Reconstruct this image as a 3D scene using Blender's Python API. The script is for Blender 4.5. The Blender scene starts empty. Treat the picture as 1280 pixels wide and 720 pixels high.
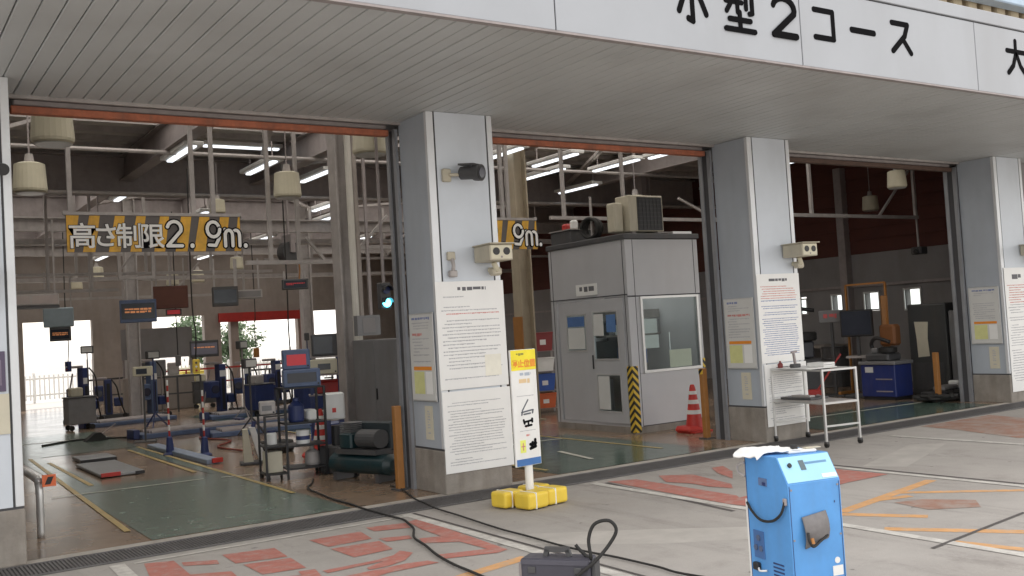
import bpy, bmesh, math, random
from mathutils import Vector, Matrix
random.seed(7)
R_ = math.radians
S = bpy.context.scene
COL = S.collection

# ------------------------------------------------------------------ camera
cam_d = bpy.data.cameras.new('camera'); cam = bpy.data.objects.new('camera', cam_d); COL.objects.link(cam)
YAW, PIT, ROL, F = 0.5864, 0.0402, -0.0595, 1248.7
fw = Vector((math.sin(YAW)*math.cos(PIT), math.cos(YAW)*math.cos(PIT), math.sin(PIT)))
rt = Vector((math.cos(YAW), -math.sin(YAW), 0)); up = rt.cross(fw)
r2 = math.cos(ROL)*rt + math.sin(ROL)*up; u2 = -math.sin(ROL)*rt + math.cos(ROL)*up
m = Matrix((r2, u2, -fw)).transposed().to_4x4(); m.translation = Vector((-5.1464, -9.2094, 1.7))
cam.matrix_world = m
cam_d.sensor_width = 36; cam_d.lens = F/1280*36; cam_d.clip_start = .05; cam_d.clip_end = 2000
S.camera = cam
# ------------------------------------------------------------------ world, sun, exposure
SUN_EL, SUN_AZ = 50, 25       # azimuth clockwise from +Y
w = bpy.data.worlds.new('World'); S.world = w; w.use_nodes = True
nt = w.node_tree; bg = nt.nodes['Background']
sky = nt.nodes.new('ShaderNodeTexSky'); sky.sky_type = 'NISHITA'; sky.sun_disc = False
sky.sun_elevation = R_(SUN_EL); sky.sun_rotation = R_(SUN_AZ); sky.dust_density = 1.5; sky.air_density = 1.0; sky.ozone_density = 1
# thin bright overcast: cloud sheet broken by a few blue gaps
wc = nt.nodes.new('ShaderNodeTexCoord'); wn = nt.nodes.new('ShaderNodeTexNoise'); wn.inputs['Scale'].default_value = 2.2; wn.inputs['Detail'].default_value = 7
wr = nt.nodes.new('ShaderNodeMapRange'); wr.inputs['From Min'].default_value = .34; wr.inputs['From Max'].default_value = .52; wr.inputs['To Min'].default_value = .35; wr.inputs['To Max'].default_value = .97
wm = nt.nodes.new('ShaderNodeMix'); wm.data_type = 'RGBA'; wm.inputs['B'].default_value = (6.6, 6.35, 6.1, 1)
nt.links.new(wc.outputs['Generated'], wn.inputs['Vector']); nt.links.new(wn.outputs['Fac'], wr.inputs['Value']); nt.links.new(wr.outputs[0], wm.inputs['Factor'])
nt.links.new(sky.outputs[0], wm.inputs['A']); nt.links.new(wm.outputs['Result'], bg.inputs[0]); bg.inputs[1].default_value = .13
sd = bpy.data.lights.new('sun', 'SUN'); sd.energy = 1.5; sd.angle = R_(14); sd.color = (1, .97, .92)
so = bpy.data.objects.new('sun', sd); COL.objects.link(so)
sdir = Vector((math.sin(R_(SUN_AZ))*math.cos(R_(SUN_EL)), math.cos(R_(SUN_AZ))*math.cos(R_(SUN_EL)), math.sin(R_(SUN_EL))))
so.rotation_euler = sdir.to_track_quat('Z', 'Y').to_euler()
S.view_settings.view_transform = 'Standard'; S.view_settings.look = 'None'
S.view_settings.exposure = 1.2; S.view_settings.gamma = 1; S.view_settings.use_curve_mapping = False
S.render.engine = 'CYCLES'; S.cycles.max_bounces = 10; S.cycles.diffuse_bounces = 6

# ------------------------------------------------------------------ materials
MC = {}
def mat(name, col, rough=.6, metal=0., var=.12, scale=3., bump=0., grime=.0, emis=0.):
    if name in MC: return MC[name]
    m = bpy.data.materials.new(name); m.use_nodes = True; MC[name] = m
    n = m.node_tree; b = n.nodes['Principled BSDF']; L = n.links
    b.inputs['Metallic'].default_value = metal
    tc = n.nodes.new('ShaderNodeTexCoord')
    n1 = n.nodes.new('ShaderNodeTexNoise'); n1.inputs['Scale'].default_value = scale; n1.inputs['Detail'].default_value = 6; n1.inputs['Roughness'].default_value = .65
    L.new(tc.outputs['Object'], n1.inputs['Vector'])
    mr = n.nodes.new('ShaderNodeMapRange'); mr.inputs['From Min'].default_value = .3; mr.inputs['From Max'].default_value = .7
    mr.inputs['To Min'].default_value = 1-var; mr.inputs['To Max'].default_value = 1+var
    L.new(n1.outputs['Fac'], mr.inputs['Value'])
    mx = n.nodes.new('ShaderNodeMix'); mx.data_type = 'RGBA'; mx.blend_type = 'MULTIPLY'; mx.inputs['Factor'].default_value = 1
    mx.inputs['A'].default_value = (*col, 1); L.new(mr.outputs[0], mx.inputs['B'])
    out = mx.outputs['Result']
    if grime:
        n2 = n.nodes.new('ShaderNodeTexNoise'); n2.inputs['Scale'].default_value = scale*.6; n2.inputs['Detail'].default_value = 8
        mp = n.nodes.new('ShaderNodeMapping'); mp.inputs['Scale'].default_value = (2.5, 2.5, .5); mp.inputs['Location'].default_value = (3, 7, 1)
        L.new(tc.outputs['Object'], mp.inputs['Vector']); L.new(mp.outputs[0], n2.inputs['Vector'])
        r2_ = n.nodes.new('ShaderNodeMapRange'); r2_.inputs['From Min'].default_value = .48; r2_.inputs['From Max'].default_value = .75; r2_.inputs['To Max'].default_value = grime
        L.new(n2.outputs['Fac'], r2_.inputs['Value'])
        m2 = n.nodes.new('ShaderNodeMix'); m2.data_type = 'RGBA'; m2.inputs['B'].default_value = (.12, .095, .075, 1)
        L.new(r2_.outputs[0], m2.inputs['Factor']); L.new(out, m2.inputs['A']); out = m2.outputs['Result']
    L.new(out, b.inputs['Base Color'])
    rr = n.nodes.new('ShaderNodeMapRange'); rr.inputs['To Min'].default_value = max(.03, rough-.1); rr.inputs['To Max'].default_value = min(1, rough+.1)
    L.new(n1.outputs['Fac'], rr.inputs['Value']); L.new(rr.outputs[0], b.inputs['Roughness'])
    if bump:
        n3 = n.nodes.new('ShaderNodeTexNoise'); n3.inputs['Scale'].default_value = scale*12; n3.inputs['Detail'].default_value = 4
        L.new(tc.outputs['Object'], n3.inputs['Vector'])
        bp = n.nodes.new('ShaderNodeBump'); bp.inputs['Strength'].default_value = bump; bp.inputs['Distance'].default_value = .01
        L.new(n3.outputs['Fac'], bp.inputs['Height']); L.new(bp.outputs[0], b.inputs['Normal'])
    if emis:
        b.inputs['Emission Color'].default_value = (*col, 1); b.inputs['Emission Strength'].default_value = emis
    return m

def paint_mat(name, col, under, wear=.5, scale=2.2, rough=.6):
    """paint worn through to the surface under it in patches"""
    m = mat(name, col, rough, var=.14, scale=scale*2)
    n = m.node_tree; L = n.links; b = n.nodes['Principled BSDF']
    src = b.inputs['Base Color'].links[0].from_socket
    tc = n.nodes.new('ShaderNodeTexCoord')
    nz = n.nodes.new('ShaderNodeTexNoise'); nz.inputs['Scale'].default_value = scale*2.3; nz.inputs['Detail'].default_value = 9; nz.inputs['Roughness'].default_value = .72
    L.new(tc.outputs['Object'], nz.inputs['Vector'])
    mr = n.nodes.new('ShaderNodeMapRange'); mr.inputs['From Min'].default_value = .62-wear*.25; mr.inputs['From Max'].default_value = .78-wear*.2; mr.inputs['To Max'].default_value = .85
    L.new(nz.outputs['Fac'], mr.inputs['Value'])
    mx = n.nodes.new('ShaderNodeMix'); mx.data_type = 'RGBA'; mx.inputs['B'].default_value = (*under, 1)
    L.new(mr.outputs[0], mx.inputs['Factor']); L.new(src, mx.inputs['A']); L.new(mx.outputs['Result'], b.inputs['Base Color'])
    return m

def glass_mat(name, tint=(.9, .95, .95), refl=.02):
    m = bpy.data.materials.new(name); m.use_nodes = True; n = m.node_tree; L = n.links
    n.nodes.remove(n.nodes['Principled BSDF'])
    t = n.nodes.new('ShaderNodeBsdfTransparent'); t.inputs[0].default_value = (*tint, 1)
    g = n.nodes.new('ShaderNodeBsdfGlossy'); g.inputs['Roughness'].default_value = .04
    fl_ = n.nodes.new('ShaderNodeLayerWeight'); fl_.inputs['Blend'].default_value = .5; fr = n.nodes.new('ShaderNodeMath'); fr.operation = 'POWER'; fr.inputs[1].default_value = 4.0; L.new(fl_.outputs['Facing'], fr.inputs[0]); ad = n.nodes.new('ShaderNodeMath'); ad.operation = 'ADD'; ad.inputs[1].default_value = refl; ad.use_clamp = True
    L.new(fr.outputs[0], ad.inputs[0])
    mx = n.nodes.new('ShaderNodeMixShader'); L.new(ad.outputs[0], mx.inputs[0]); L.new(t.outputs[0], mx.inputs[1]); L.new(g.outputs[0], mx.inputs[2])
    L.new(mx.outputs[0], n.nodes['Material Output'].inputs[0]); MC[name] = m
    return m

def striped_mat(name, ca, cb, freq, ang, rough=.5):
    m = mat(name, ca, rough, var=.1); n = m.node_tree; L = n.links; b = n.nodes['Principled BSDF']
    src = b.inputs['Base Color'].links[0].from_socket
    tc = n.nodes.new('ShaderNodeTexCoord'); sp = n.nodes.new('ShaderNodeSeparateXYZ'); L.new(tc.outputs['Object'], sp.inputs[0])
    a = n.nodes.new('ShaderNodeMath'); a.operation = 'ADD'; L.new(sp.outputs[0], a.inputs[0]); L.new(sp.outputs[1], a.inputs[1])
    z = n.nodes.new('ShaderNodeMath'); z.operation = 'MULTIPLY'; z.inputs[1].default_value = ang; L.new(sp.outputs[2], z.inputs[0])
    s = n.nodes.new('ShaderNodeMath'); s.operation = 'ADD'; L.new(a.outputs[0], s.inputs[0]); L.new(z.outputs[0], s.inputs[1])
    f = n.nodes.new('ShaderNodeMath'); f.operation = 'MULTIPLY'; f.inputs[1].default_value = freq; L.new(s.outputs[0], f.inputs[0])
    fr = n.nodes.new('ShaderNodeMath'); fr.operation = 'FRACT'; L.new(f.outputs[0], fr.inputs[0])
    gt = n.nodes.new('ShaderNodeMath'); gt.operation = 'GREATER_THAN'; gt.inputs[1].default_value = .5; L.new(fr.outputs[0], gt.inputs[0])
    mx = n.nodes.new('ShaderNodeMix'); mx.data_type = 'RGBA'; mx.inputs['B'].default_value = (*cb, 1)
    L.new(gt.outputs[0], mx.inputs['Factor']); L.new(src, mx.inputs['A']); L.new(mx.outputs['Result'], b.inputs['Base Color'])
    return m

CONC = (.41, .385, .355)
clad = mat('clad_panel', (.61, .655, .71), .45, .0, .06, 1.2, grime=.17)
clad_shaded = mat('clad_shaded', (.42, .46, .51), .45, .0, .06, 1.2, grime=.2)  # front cladding colour darkened: the shade of the pillar sides is painted in
trim_m = mat('trim_metal', (.70, .72, .74), .35, .2, .05)
groove = mat('dark_groove', (.06, .06, .065), .7)
jamb_m = mat('jamb_metal', (.30, .31, .33), .45, .3, .1, grime=.25)
conc_base = mat('concrete_base', (.27, .245, .215), .85, 0, .2, 4, .4, grime=.5)
white_pan = mat('fascia_panel', (.375, .395, .425), .45, 0, .05, .8, grime=.14)
black_let = mat('letter_black', (.006, .006, .007), .9); black_let.node_tree.nodes['Principled BSDF'].inputs['Specular IOR Level'].default_value = .08
soffit_m = mat('soffit_metal', (.50, .515, .515), .5, 0, .07, .7, grime=.16)
rust_or = mat('rusty_orange', (.40, .13, .07), .7, 0, .25, 9, grime=.5)
rust_br = mat('rusty_brown', (.10, .06, .045), .75, 0, .25, 9)
steel = mat('steel_grey', (.32, .285, .28), .55, .1, .15, 5, grime=.2)
steel_l = mat('steel_pale', (.42, .39, .375), .5, .1, .15, 5, grime=.2)
ceil_m = mat('ceiling_deck', (.55, .53, .50), .8, 0, .1, 2)
wall_gr = mat('wall_grey', (.26, .25, .25), .8, 0, .1, 1.5, grime=.25)
wall_br = mat('wall_brown', (.10, .032, .024), .8, 0, .15, 3)
wall_bg = mat('wall_beige', (.31, .275, .25), .8, 0, .12, 2, grime=.3)
cream = mat('cream_enamel', (.62, .58, .44), .4, 0, .06, 3, grime=.12)
beige = mat('beige_plastic', (.50, .46, .36), .5, 0, .06, 6, grime=.15)
white = mat('white_paint', (.78, .78, .76), .5, 0, .05, 4, grime=.08)
paper = mat('white_paper', (.82, .82, .80), .6, 0, .03, 3)
paper2 = mat('grey_paper', (.62, .62, .60), .6, 0, .04, 3)
cream_pap = mat('cream_paper', (.62, .58, .46), .7, 0, .05, 5)
ink = mat('grey_ink', (.13, .13, .14), .7)
ink_l = mat('pale_ink', (.46, .46, .48), .7)
red_ink = mat('red_ink', (.60, .26, .24), .7)
blue_ink = mat('blue_ink', (.22, .26, .44), .7)
yel_ink = mat('yellow_ink', (.75, .68, .12), .6)
org_ink = mat('orange_ink', (.80, .28, .03), .6)
grn_ink = mat('olive_ink', (.66, .66, .30), .6)
black = mat('black_plastic', (.018, .018, .02), .45, 0, .2, 8)
rubber = mat('black_rubber', (.02, .019, .018), .7, 0, .2, 8)
darkgr = mat('dark_grey_metal', (.075, .075, .078), .5, .1, .15, 4, grime=.3)
midgr = mat('mid_grey_metal', (.20, .20, .205), .5, .1, .12, 3, grime=.2)
blue_m = mat('machine_blue', (.10, .32, .69), .42, 0, .09, 5, grime=.16)
blue_p = mat('panel_light_blue', (.36, .66, .86), .45, 0, .05, 4, grime=.08)
eq_blue = mat('equipment_blue', (.026, .042, .14), .45, 0, .2, 4, grime=.2)
eq_blue2 = mat('equipment_pale_blue', (.09, .13, .23), .5, 0, .2, 4, grime=.2)
teal = mat('compressor_teal', (.010, .034, .040), .4, 0, .15, 4, grime=.3)
yellow = mat('yellow_plastic', (.78, .56, .06), .45, 0, .08, 5, grime=.12)
orange = mat('orange_paint', (.37, .16, .04), .55, 0, .12, 5, grime=.2)
cone_red = mat('cone_red', (.58, .045, .035), .5, 0, .1, 6, grime=.1)
red = mat('red_paint', (.42, .03, .025), .5, 0, .12, 5, grime=.15)
alu = mat('aluminium', (.62, .62, .61), .35, .5, .06, 6)
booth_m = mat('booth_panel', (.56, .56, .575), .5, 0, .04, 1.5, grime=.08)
booth_shaded = mat('booth_panel_shaded', (.46, .46, .475), .5, 0, .04, 1.5, grime=.08)  # booth panel colour darkened, shade of the door side painted in
cloth_w = mat('white_cloth', (.82, .82, .80), .9, 0, .05, 6)
cloth_g = mat('grey_cloth', (.19, .18, .18), .9, 0, .2, 10)
amber = mat('sign_amber', (.78, .43, .05), .55, 0, .2, 7, grime=.3)
sign_dk = mat('sign_dark', (.13, .115, .11), .6)
hazard = striped_mat('hazard_stripes', (.70, .48, .05), (.02, .02, .02), 8.5, 1.0)
glass = glass_mat('window_glass')
tube_m = mat('lamp_tube', (.9, .95, 1.0), .4, emis=.7)
led_r = mat('led_red', (.50, .03, .04), .4, emis=.10)
led_o = mat('led_orange', (.75, .30, .12), .4, emis=.12)
led_c = mat('led_cyan', (.10, .75, 1.), .4, emis=3.5)
screen = mat('screen_dark', (.03, .035, .05), .2)
scr_b = mat('screen_picture', (.10, .09, .11), .3, emis=.12)

# ------------------------------------------------------------------ mesh builder
class B:
    def __init__(s): s.bm = bmesh.new()
    def box(s, x0, x1, y0, y1, z0, z1, bev=0, rot=None, seg=1):
        r = bmesh.ops.create_cube(s.bm, size=1)
        M_ = Matrix.Translation(((x0+x1)/2, (y0+y1)/2, (z0+z1)/2))
        if rot is not None: M_ = M_ @ rot
        M_ = M_ @ Matrix.Diagonal((x1-x0, y1-y0, z1-z0, 1))
        bmesh.ops.transform(s.bm, matrix=M_, verts=r['verts'])
        if bev:
            ed = list({e for v in r['verts'] for e in v.link_edges})
            bmesh.ops.bevel(s.bm, geom=ed, offset=bev, segments=seg, affect='EDGES', profile=.5)
        return s
    def cyl(s, p0, p1, r0, r1=None, n=14, caps=True):
        p0, p1 = Vector(p0), Vector(p1); r1 = r0 if r1 is None else r1
        d = p1-p0; q = d.to_track_quat('Z', 'Y').to_matrix().to_4x4()
        bmesh.ops.create_cone(s.bm, cap_ends=caps, segments=n, radius1=r0, radius2=r1, depth=d.length,
                              matrix=Matrix.Translation((p0+p1)/2) @ q)
        return s
    def bar(s, p0, p1, a=.04, b=None):
        p0, p1 = Vector(p0), Vector(p1); b = a if b is None else b
        d = p1-p0; q = d.to_track_quat('Z', 'Y').to_matrix().to_4x4()
        r = bmesh.ops.create_cube(s.bm, size=1)
        bmesh.ops.transform(s.bm, matrix=Matrix.Translation((p0+p1)/2) @ q @ Matrix.Diagonal((a, b, d.length, 1)), verts=r['verts'])
        return s
    def tube(s, pts, r, n=8, sub=6):
        P_ = [Vector(p) for p in pts]; Q = []
        for i in range(len(P_)-1):
            a, b, c, d = P_[max(i-1, 0)], P_[i], P_[i+1], P_[min(i+2, len(P_)-1)]
            for k in range(sub):
                t = k/sub
                Q.append(.5*((2*b)+(c-a)*t+(2*a-5*b+4*c-d)*t*t+(3*b-a-3*c+d)*t**3))
        Q.append(P_[-1]); prev = None; ref = Vector((0, 0, 1))
        for i, q in enumerate(Q):
            t = (Q[min(i+1, len(Q)-1)]-Q[max(i-1, 0)]).normalized()
            u = ref - t*ref.dot(t)
            if u.length < 1e-3: u = Vector((1, 0, 0)) - t*t.x
            u.normalize(); ref = u; v = t.cross(u)
            ring = [s.bm.verts.new(q+r*(math.cos(6.28318*k/n)*u+math.sin(6.28318*k/n)*v)) for k in range(n)]
            if prev:
                for k in range(n): s.bm.faces.new((prev[k], prev[(k+1) % n], ring[(k+1) % n], ring[k]))
            else: s.bm.faces.new(ring[::-1])
            prev = ring
        s.bm.faces.new(prev)
        return s
    def lathe(s, prof, c=(0, 0, 0), n=24):
        rings = []
        for r, z in prof: rings.append([s.bm.verts.new((c[0]+r*math.cos(6.28318*k/n), c[1]+r*math.sin(6.28318*k/n), c[2]+z)) for k in range(n)])
        for a, b in zip(rings, rings[1:]):
            for k in range(n): s.bm.faces.new((a[k], a[(k+1) % n], b[(k+1) % n], b[k]))
        s.bm.faces.new(rings[0][::-1]); s.bm.faces.new(rings[-1])
        return s
    def flat(s, pts, z):
        vs = [s.bm.verts.new((p[0], p[1], z)) for p in pts]
        f = s.bm.faces.new(vs); f.normal_update()
        if f.normal.z < 0: f.normal_flip()
        return s
    def prism(s, pts, fn0, fn1):
        a = [s.bm.verts.new(fn0(*p)) for p in pts]; b = [s.bm.verts.new(fn1(*p)) for p in pts]; n = len(pts)
        s.bm.faces.new(a); s.bm.faces.new(b[::-1])
        for k in range(n): s.bm.faces.new((a[k], b[k], b[(k+1) % n], a[(k+1) % n]))
        return s
    def out(s, name, m, parent=None, label=None, smooth=False):
        bmesh.ops.recalc_face_normals(s.bm, faces=s.bm.faces)
        me = bpy.data.meshes.new(name); s.bm.to_mesh(me); s.bm.free()
        me.materials.append(m)
        if smooth:
            for p in me.polygons: p.use_smooth = True
        o = bpy.data.objects.new(name, me); COL.objects.link(o)
        if parent: o.parent = parent
        if label: o['label'] = label
        return o
    def sheet(s, name, m):       # flat markings: keep normals up
        me = bpy.data.meshes.new(name); s.bm.to_mesh(me); s.bm.free(); me.materials.append(m)
        o = bpy.data.objects.new(name, me); COL.objects.link(o); o['kind'] = 'structure'
        return o

def T(name, label, cat, loc=(0, 0, 0), rz=0, group=None):
    o = bpy.data.objects.new(name, None); COL.objects.link(o); o.empty_display_size = .2
    o.location = loc; o.rotation_euler = (0, 0, rz); o['label'] = label; o['category'] = cat
    if group: o['group'] = group
    return o
def tag(o, label, cat, group=None, kind=None):
    o['label'] = label; o['category'] = cat
    if group: o['group'] = group
    if kind: o['kind'] = kind
    return o
def kids(o): return [c for c in COL.objects if c.parent == o]
def dup(root, loc, rz=0, label=None, group=None):
    r = root.copy(); COL.objects.link(r); r.location = loc; r.rotation_euler = (0, 0, rz)
    if label: r['label'] = label
    if group: r['group'] = group
    for ch in kids(root):
        c = ch.copy(); COL.objects.link(c); c.parent = r
        for g in kids(ch):
            d = g.copy(); COL.objects.link(d); d.parent = c
    return r
def strokes(b, ss, fx, th, dep, n=10):
    """round-capped lettering strokes: polylines in a unit square, mapped by fx(u,v,d) to 3-D, d = height off the panel"""
    for i, pl in enumerate(ss):
        dd = dep + .0012*i
        for (a, c) in zip(pl, pl[1:]):
            L = math.hypot(c[0]-a[0], c[1]-a[1]); ang = math.atan2(c[1]-a[1], c[0]-a[0]); pts = []
            for k in range(n+1):
                t = ang+math.pi/2+math.pi*k/n; pts.append((a[0]+th/2*math.cos(t), a[1]+th/2*math.sin(t)))
            for k in range(n+1):
                t = ang-math.pi/2+math.pi*k/n; pts.append((c[0]+th/2*math.cos(t), c[1]+th/2*math.sin(t)))
            b.prism(pts, lambda u, v: fx(u, v, dd), lambda u, v: fx(u, v, 0))
            dd += .0012
    return b
def arc(cx, cy, r, a0, a1, n=8, ry=None):
    ry = r if ry is None else ry
    return [(cx+r*math.cos(R_(a0+(a1-a0)*k/n)), cy+ry*math.sin(R_(a0+(a1-a0)*k/n))) for k in range(n+1)]
def text_marks(b, x0, x1, z0, z1, rows, fx, fill=.85, seed=0, gap=.45):
    """rows of small illegible print: short dashes, one per glyph"""
    rnd = random.Random(seed); rh = (z1-z0)/rows
    for r in range(rows):
        zt = z1-rh*r; h = rh*(1-gap)
        if rnd.random() < .12: continue
        x = x0+(x1-x0)*rnd.choice((0, 0, .04, .08)); end = x0+(x1-x0)*(fill+(1-fill)*rnd.random()*.9 if rnd.random() < .7 else .35+.4*rnd.random())
        while x < end:
            wd = h*rnd.uniform(.6, 2.4)
            k = rnd.uniform(.6, 1)
            b.prism([(x, zt), (min(x+wd, end), zt), (min(x+wd, end), zt-h*k), (x, zt-h*k)], lambda u, v: fx(u, v, .0015), lambda u, v: fx(u, v, 0))
            x += wd+h*rnd.uniform(.15, .5)
    return b

# ------------------------------------------------------------------ ground and floor
def ground_mat():
    m = mat('yard_concrete', CONC, .85, 0, .16, .8, .25)
    n = m.node_tree; L = n.links; b = n.nodes['Principled BSDF']; src = b.inputs['Base Color'].links[0].from_socket
    tc = n.nodes.new('ShaderNodeTexCoord')
    def nz(scale, lo, hi, col, fac, rgh=.6, st=(1, 1, 1)):
        nonlocal src
        mp = n.nodes.new('ShaderNodeMapping'); mp.inputs['Scale'].default_value = st; L.new(tc.outputs['Object'], mp.inputs['Vector'])
        t = n.nodes.new('ShaderNodeTexNoise'); t.inputs['Scale'].default_value = scale; t.inputs['Detail'].default_value = 9; t.inputs['Roughness'].default_value = rgh
        L.new(mp.outputs[0], t.inputs['Vector'])
        r = n.nodes.new('ShaderNodeMapRange'); r.inputs['From Min'].default_value = lo; r.inputs['From Max'].default_value = hi; r.inputs['To Max'].default_value = fac
        L.new(t.outputs['Fac'], r.inputs['Value'])
        x = n.nodes.new('ShaderNodeMix'); x.data_type = 'RGBA'; x.inputs['B'].default_value = (*col, 1); L.new(r.outputs[0], x.inputs['Factor']); L.new(src, x.inputs['A']); src = x.outputs['Result']
    nz(.35, .45, .75, (.27, .245, .22), .75)
    nz(1.6, .55, .75, (.19, .17, .15), .55)
    nz(1.7, .55, .70, (.20, .185, .17), .45, .65, (1.5, .10, 1)); nz(6, .68, .71, (.07, .065, .06), .6, .5)
    nz(60, .5, .8, (.5, .47, .43), .5)
    nz(3, .6, .72, (.46, .43, .39), .45, .75, (.3, 1.4, 1))
    nz(9, .63, .72, (.12, .105, .095), .6, .75); nz(1.1, .56, .66, (.20, .18, .165), .55, .8, (1, .45, 1)); nz(150, .4, .75, (.26, .24, .22), .45)
    L.new(src, b.inputs['Base Color'])
    return m
def floor_mat():
    m = mat('hall_concrete', (.275, .195, .135), .22, 0, .2, 1.1)
    n = m.node_tree; L = n.links; b = n.nodes['Principled BSDF']; src = b.inputs['Base Color'].links[0].from_socket
    tc = n.nodes.new('ShaderNodeTexCoord')
    for sc, lo, hi, col, f in ((.6, .5, .7, (.10, .085, .07), .7), (2.4, .58, .72, (.07, .055, .045), .6), (40, .55, .8, (.26, .22, .18), .4)):
        t = n.nodes.new('ShaderNodeTexNoise'); t.inputs['Scale'].default_value = sc; t.inputs['Detail'].default_value = 8; L.new(tc.outputs['Object'], t.inputs['Vector'])
        r = n.nodes.new('ShaderNodeMapRange'); r.inputs['From Min'].default_value = lo; r.inputs['From Max'].default_value = hi; r.inputs['To Max'].default_value = f; L.new(t.outputs['Fac'], r.inputs['Value'])
        x = n.nodes.new('ShaderNodeMix'); x.data_type = 'RGBA'; x.inputs['B'].default_value = (*col, 1); L.new(r.outputs[0], x.inputs['Factor']); L.new(src, x.inputs['A']); src = x.outputs['Result']
    L.new(src, b.inputs['Base Color'])
    return m
B().flat([(-300, -300), (300, -300), (300, 300), (-300, 300)], -.006).sheet('ground', ground_mat())
FL = floor_mat()
B().flat([(-5, .12), (14.5, .12), (14.5, 26.2), (-5, 26.2)], 0).sheet('hall_floor', FL)
sill = mat('sill_concrete', (.42, .39, .35), .8, 0, .15, 3, .2, grime=.4)
B().flat([(-9, -.06), (15, -.06), (15, .12), (-9, .12)], .001).sheet('door_sill', sill)
# drain: grate bars over a dark channel
B().flat([(-9, -.56), (15, -.56), (15, -.06), (-9, -.06)], -.003).sheet('drain_channel', mat('drain_dark', (.07, .065, .065), .8))
b = B()
for k in range(800): b.box(-9+k*.03, -9+k*.03+.016, -.54, -.09, -.002, .004)
b.box(-9, 15, -.56, -.54, -.002, .008); b.box(-9, 15, -.09, -.06, -.002, .008)
o = b.out('drain_grate', mat('grate_steel', (.13, .125, .125), .6, .2, .2, 6)); o['kind'] = 'structure'

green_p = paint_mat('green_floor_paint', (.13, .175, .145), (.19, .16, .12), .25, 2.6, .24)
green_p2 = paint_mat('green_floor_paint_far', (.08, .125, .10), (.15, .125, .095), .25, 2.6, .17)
yel_l = paint_mat('yellow_line_paint', (.50, .37, .14), (.17, .15, .10), .3, 3, .4)
wht_l = paint_mat('white_line_paint', (.56, .54, .48), (.2, .18, .15), .25, 3, .5)
wht_o = paint_mat('yard_white_paint', (.60, .58, .53), CONC, .7, 3, .7)
red_o = paint_mat('yard_red_paint', (.45, .17, .135), (.43, .31, .27), .55, 4, .7)
red_d = paint_mat('yard_brown_paint', (.32, .17, .12), (.36, .30, .26), .85, 1.6, .75)
org_o = paint_mat('yard_orange_paint', (.64, .35, .15), (.43, .36, .29), .5, 4, .7)
lgr_o = paint_mat('yard_pale_patch', (.43, .405, .37), CONC, .4, 1.5, .8)
dgr_o = paint_mat('yard_dark_patch', (.25, .235, .22), CONC, .5, 1.5, .8)
def rect(b, x0, x1, y0, y1, z): return b.flat([(x0, y0), (x1, y0), (x1, y1), (x0, y1)], z)
def line(b, p, q, w_, z):
    p, q = Vector(p), Vector(q); n_ = Vector((-(q-p).y, (q-p).x)).normalized()*w_/2
    return b.flat([p+n_, q+n_, q-n_, p-n_], z)
# green paint of the lanes; the lane on the left is bare around the plates
b = B(); b.flat([(-2.95, .14), (-1.02, .14), (-.98, 4.2), (-2.9, 4.6)], .004); b.flat([(-2.9, 4.6), (-2.5, 4.5), (-2.55, 9.2), (-2.9, 9.2)], .004)
b.flat([(-1.2, 4.3), (-.98, 4.2), (-.92, 9.4), (-1.2, 9.2)], .004); b.flat([(-2.9, 9.2), (-.92, 9.4), (-.80, 14), (-2.75, 14.3)], .004)
b.sheet('green_floor_paint', green_p)
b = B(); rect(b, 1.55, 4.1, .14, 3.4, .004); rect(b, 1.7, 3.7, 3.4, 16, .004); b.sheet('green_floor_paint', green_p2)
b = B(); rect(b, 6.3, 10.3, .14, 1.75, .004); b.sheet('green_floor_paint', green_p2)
b = B()
for x0, y0, x1, y1 in ((-3.02, .77, -2.72, 9.2), (-2.62, 4.6, -2.58, 8.2), (-1.06, 1.6, -.98, 9.3), (-1.3, 4.6, -1.22, 8.9), (1.65, .5, 1.7, 12), (3.72, .8, 3.75, 10)):
    line(b, (x0, y0), (x1, y1), .06, .008)
b.sheet('yellow_floor_line', yel_l)
b = B(); line(b, (-3.2, 3.9), (-1.42, 3.8), .06, .009); line(b, (-1.22, 3.72), (-.85, 3.6), .06, .009); line(b, (-2.9, 12.4), (-.9, 12.2), .09, .009)
line(b, (2.55, .8), (2.77, 1.8), .07, .009); line(b, (1.7, 3.2), (3.7, 3.0), .06, .009); line(b, (7, 1.5), (10.4, 1.35), .06, .009)
b.sheet('white_floor_line', wht_l)
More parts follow.
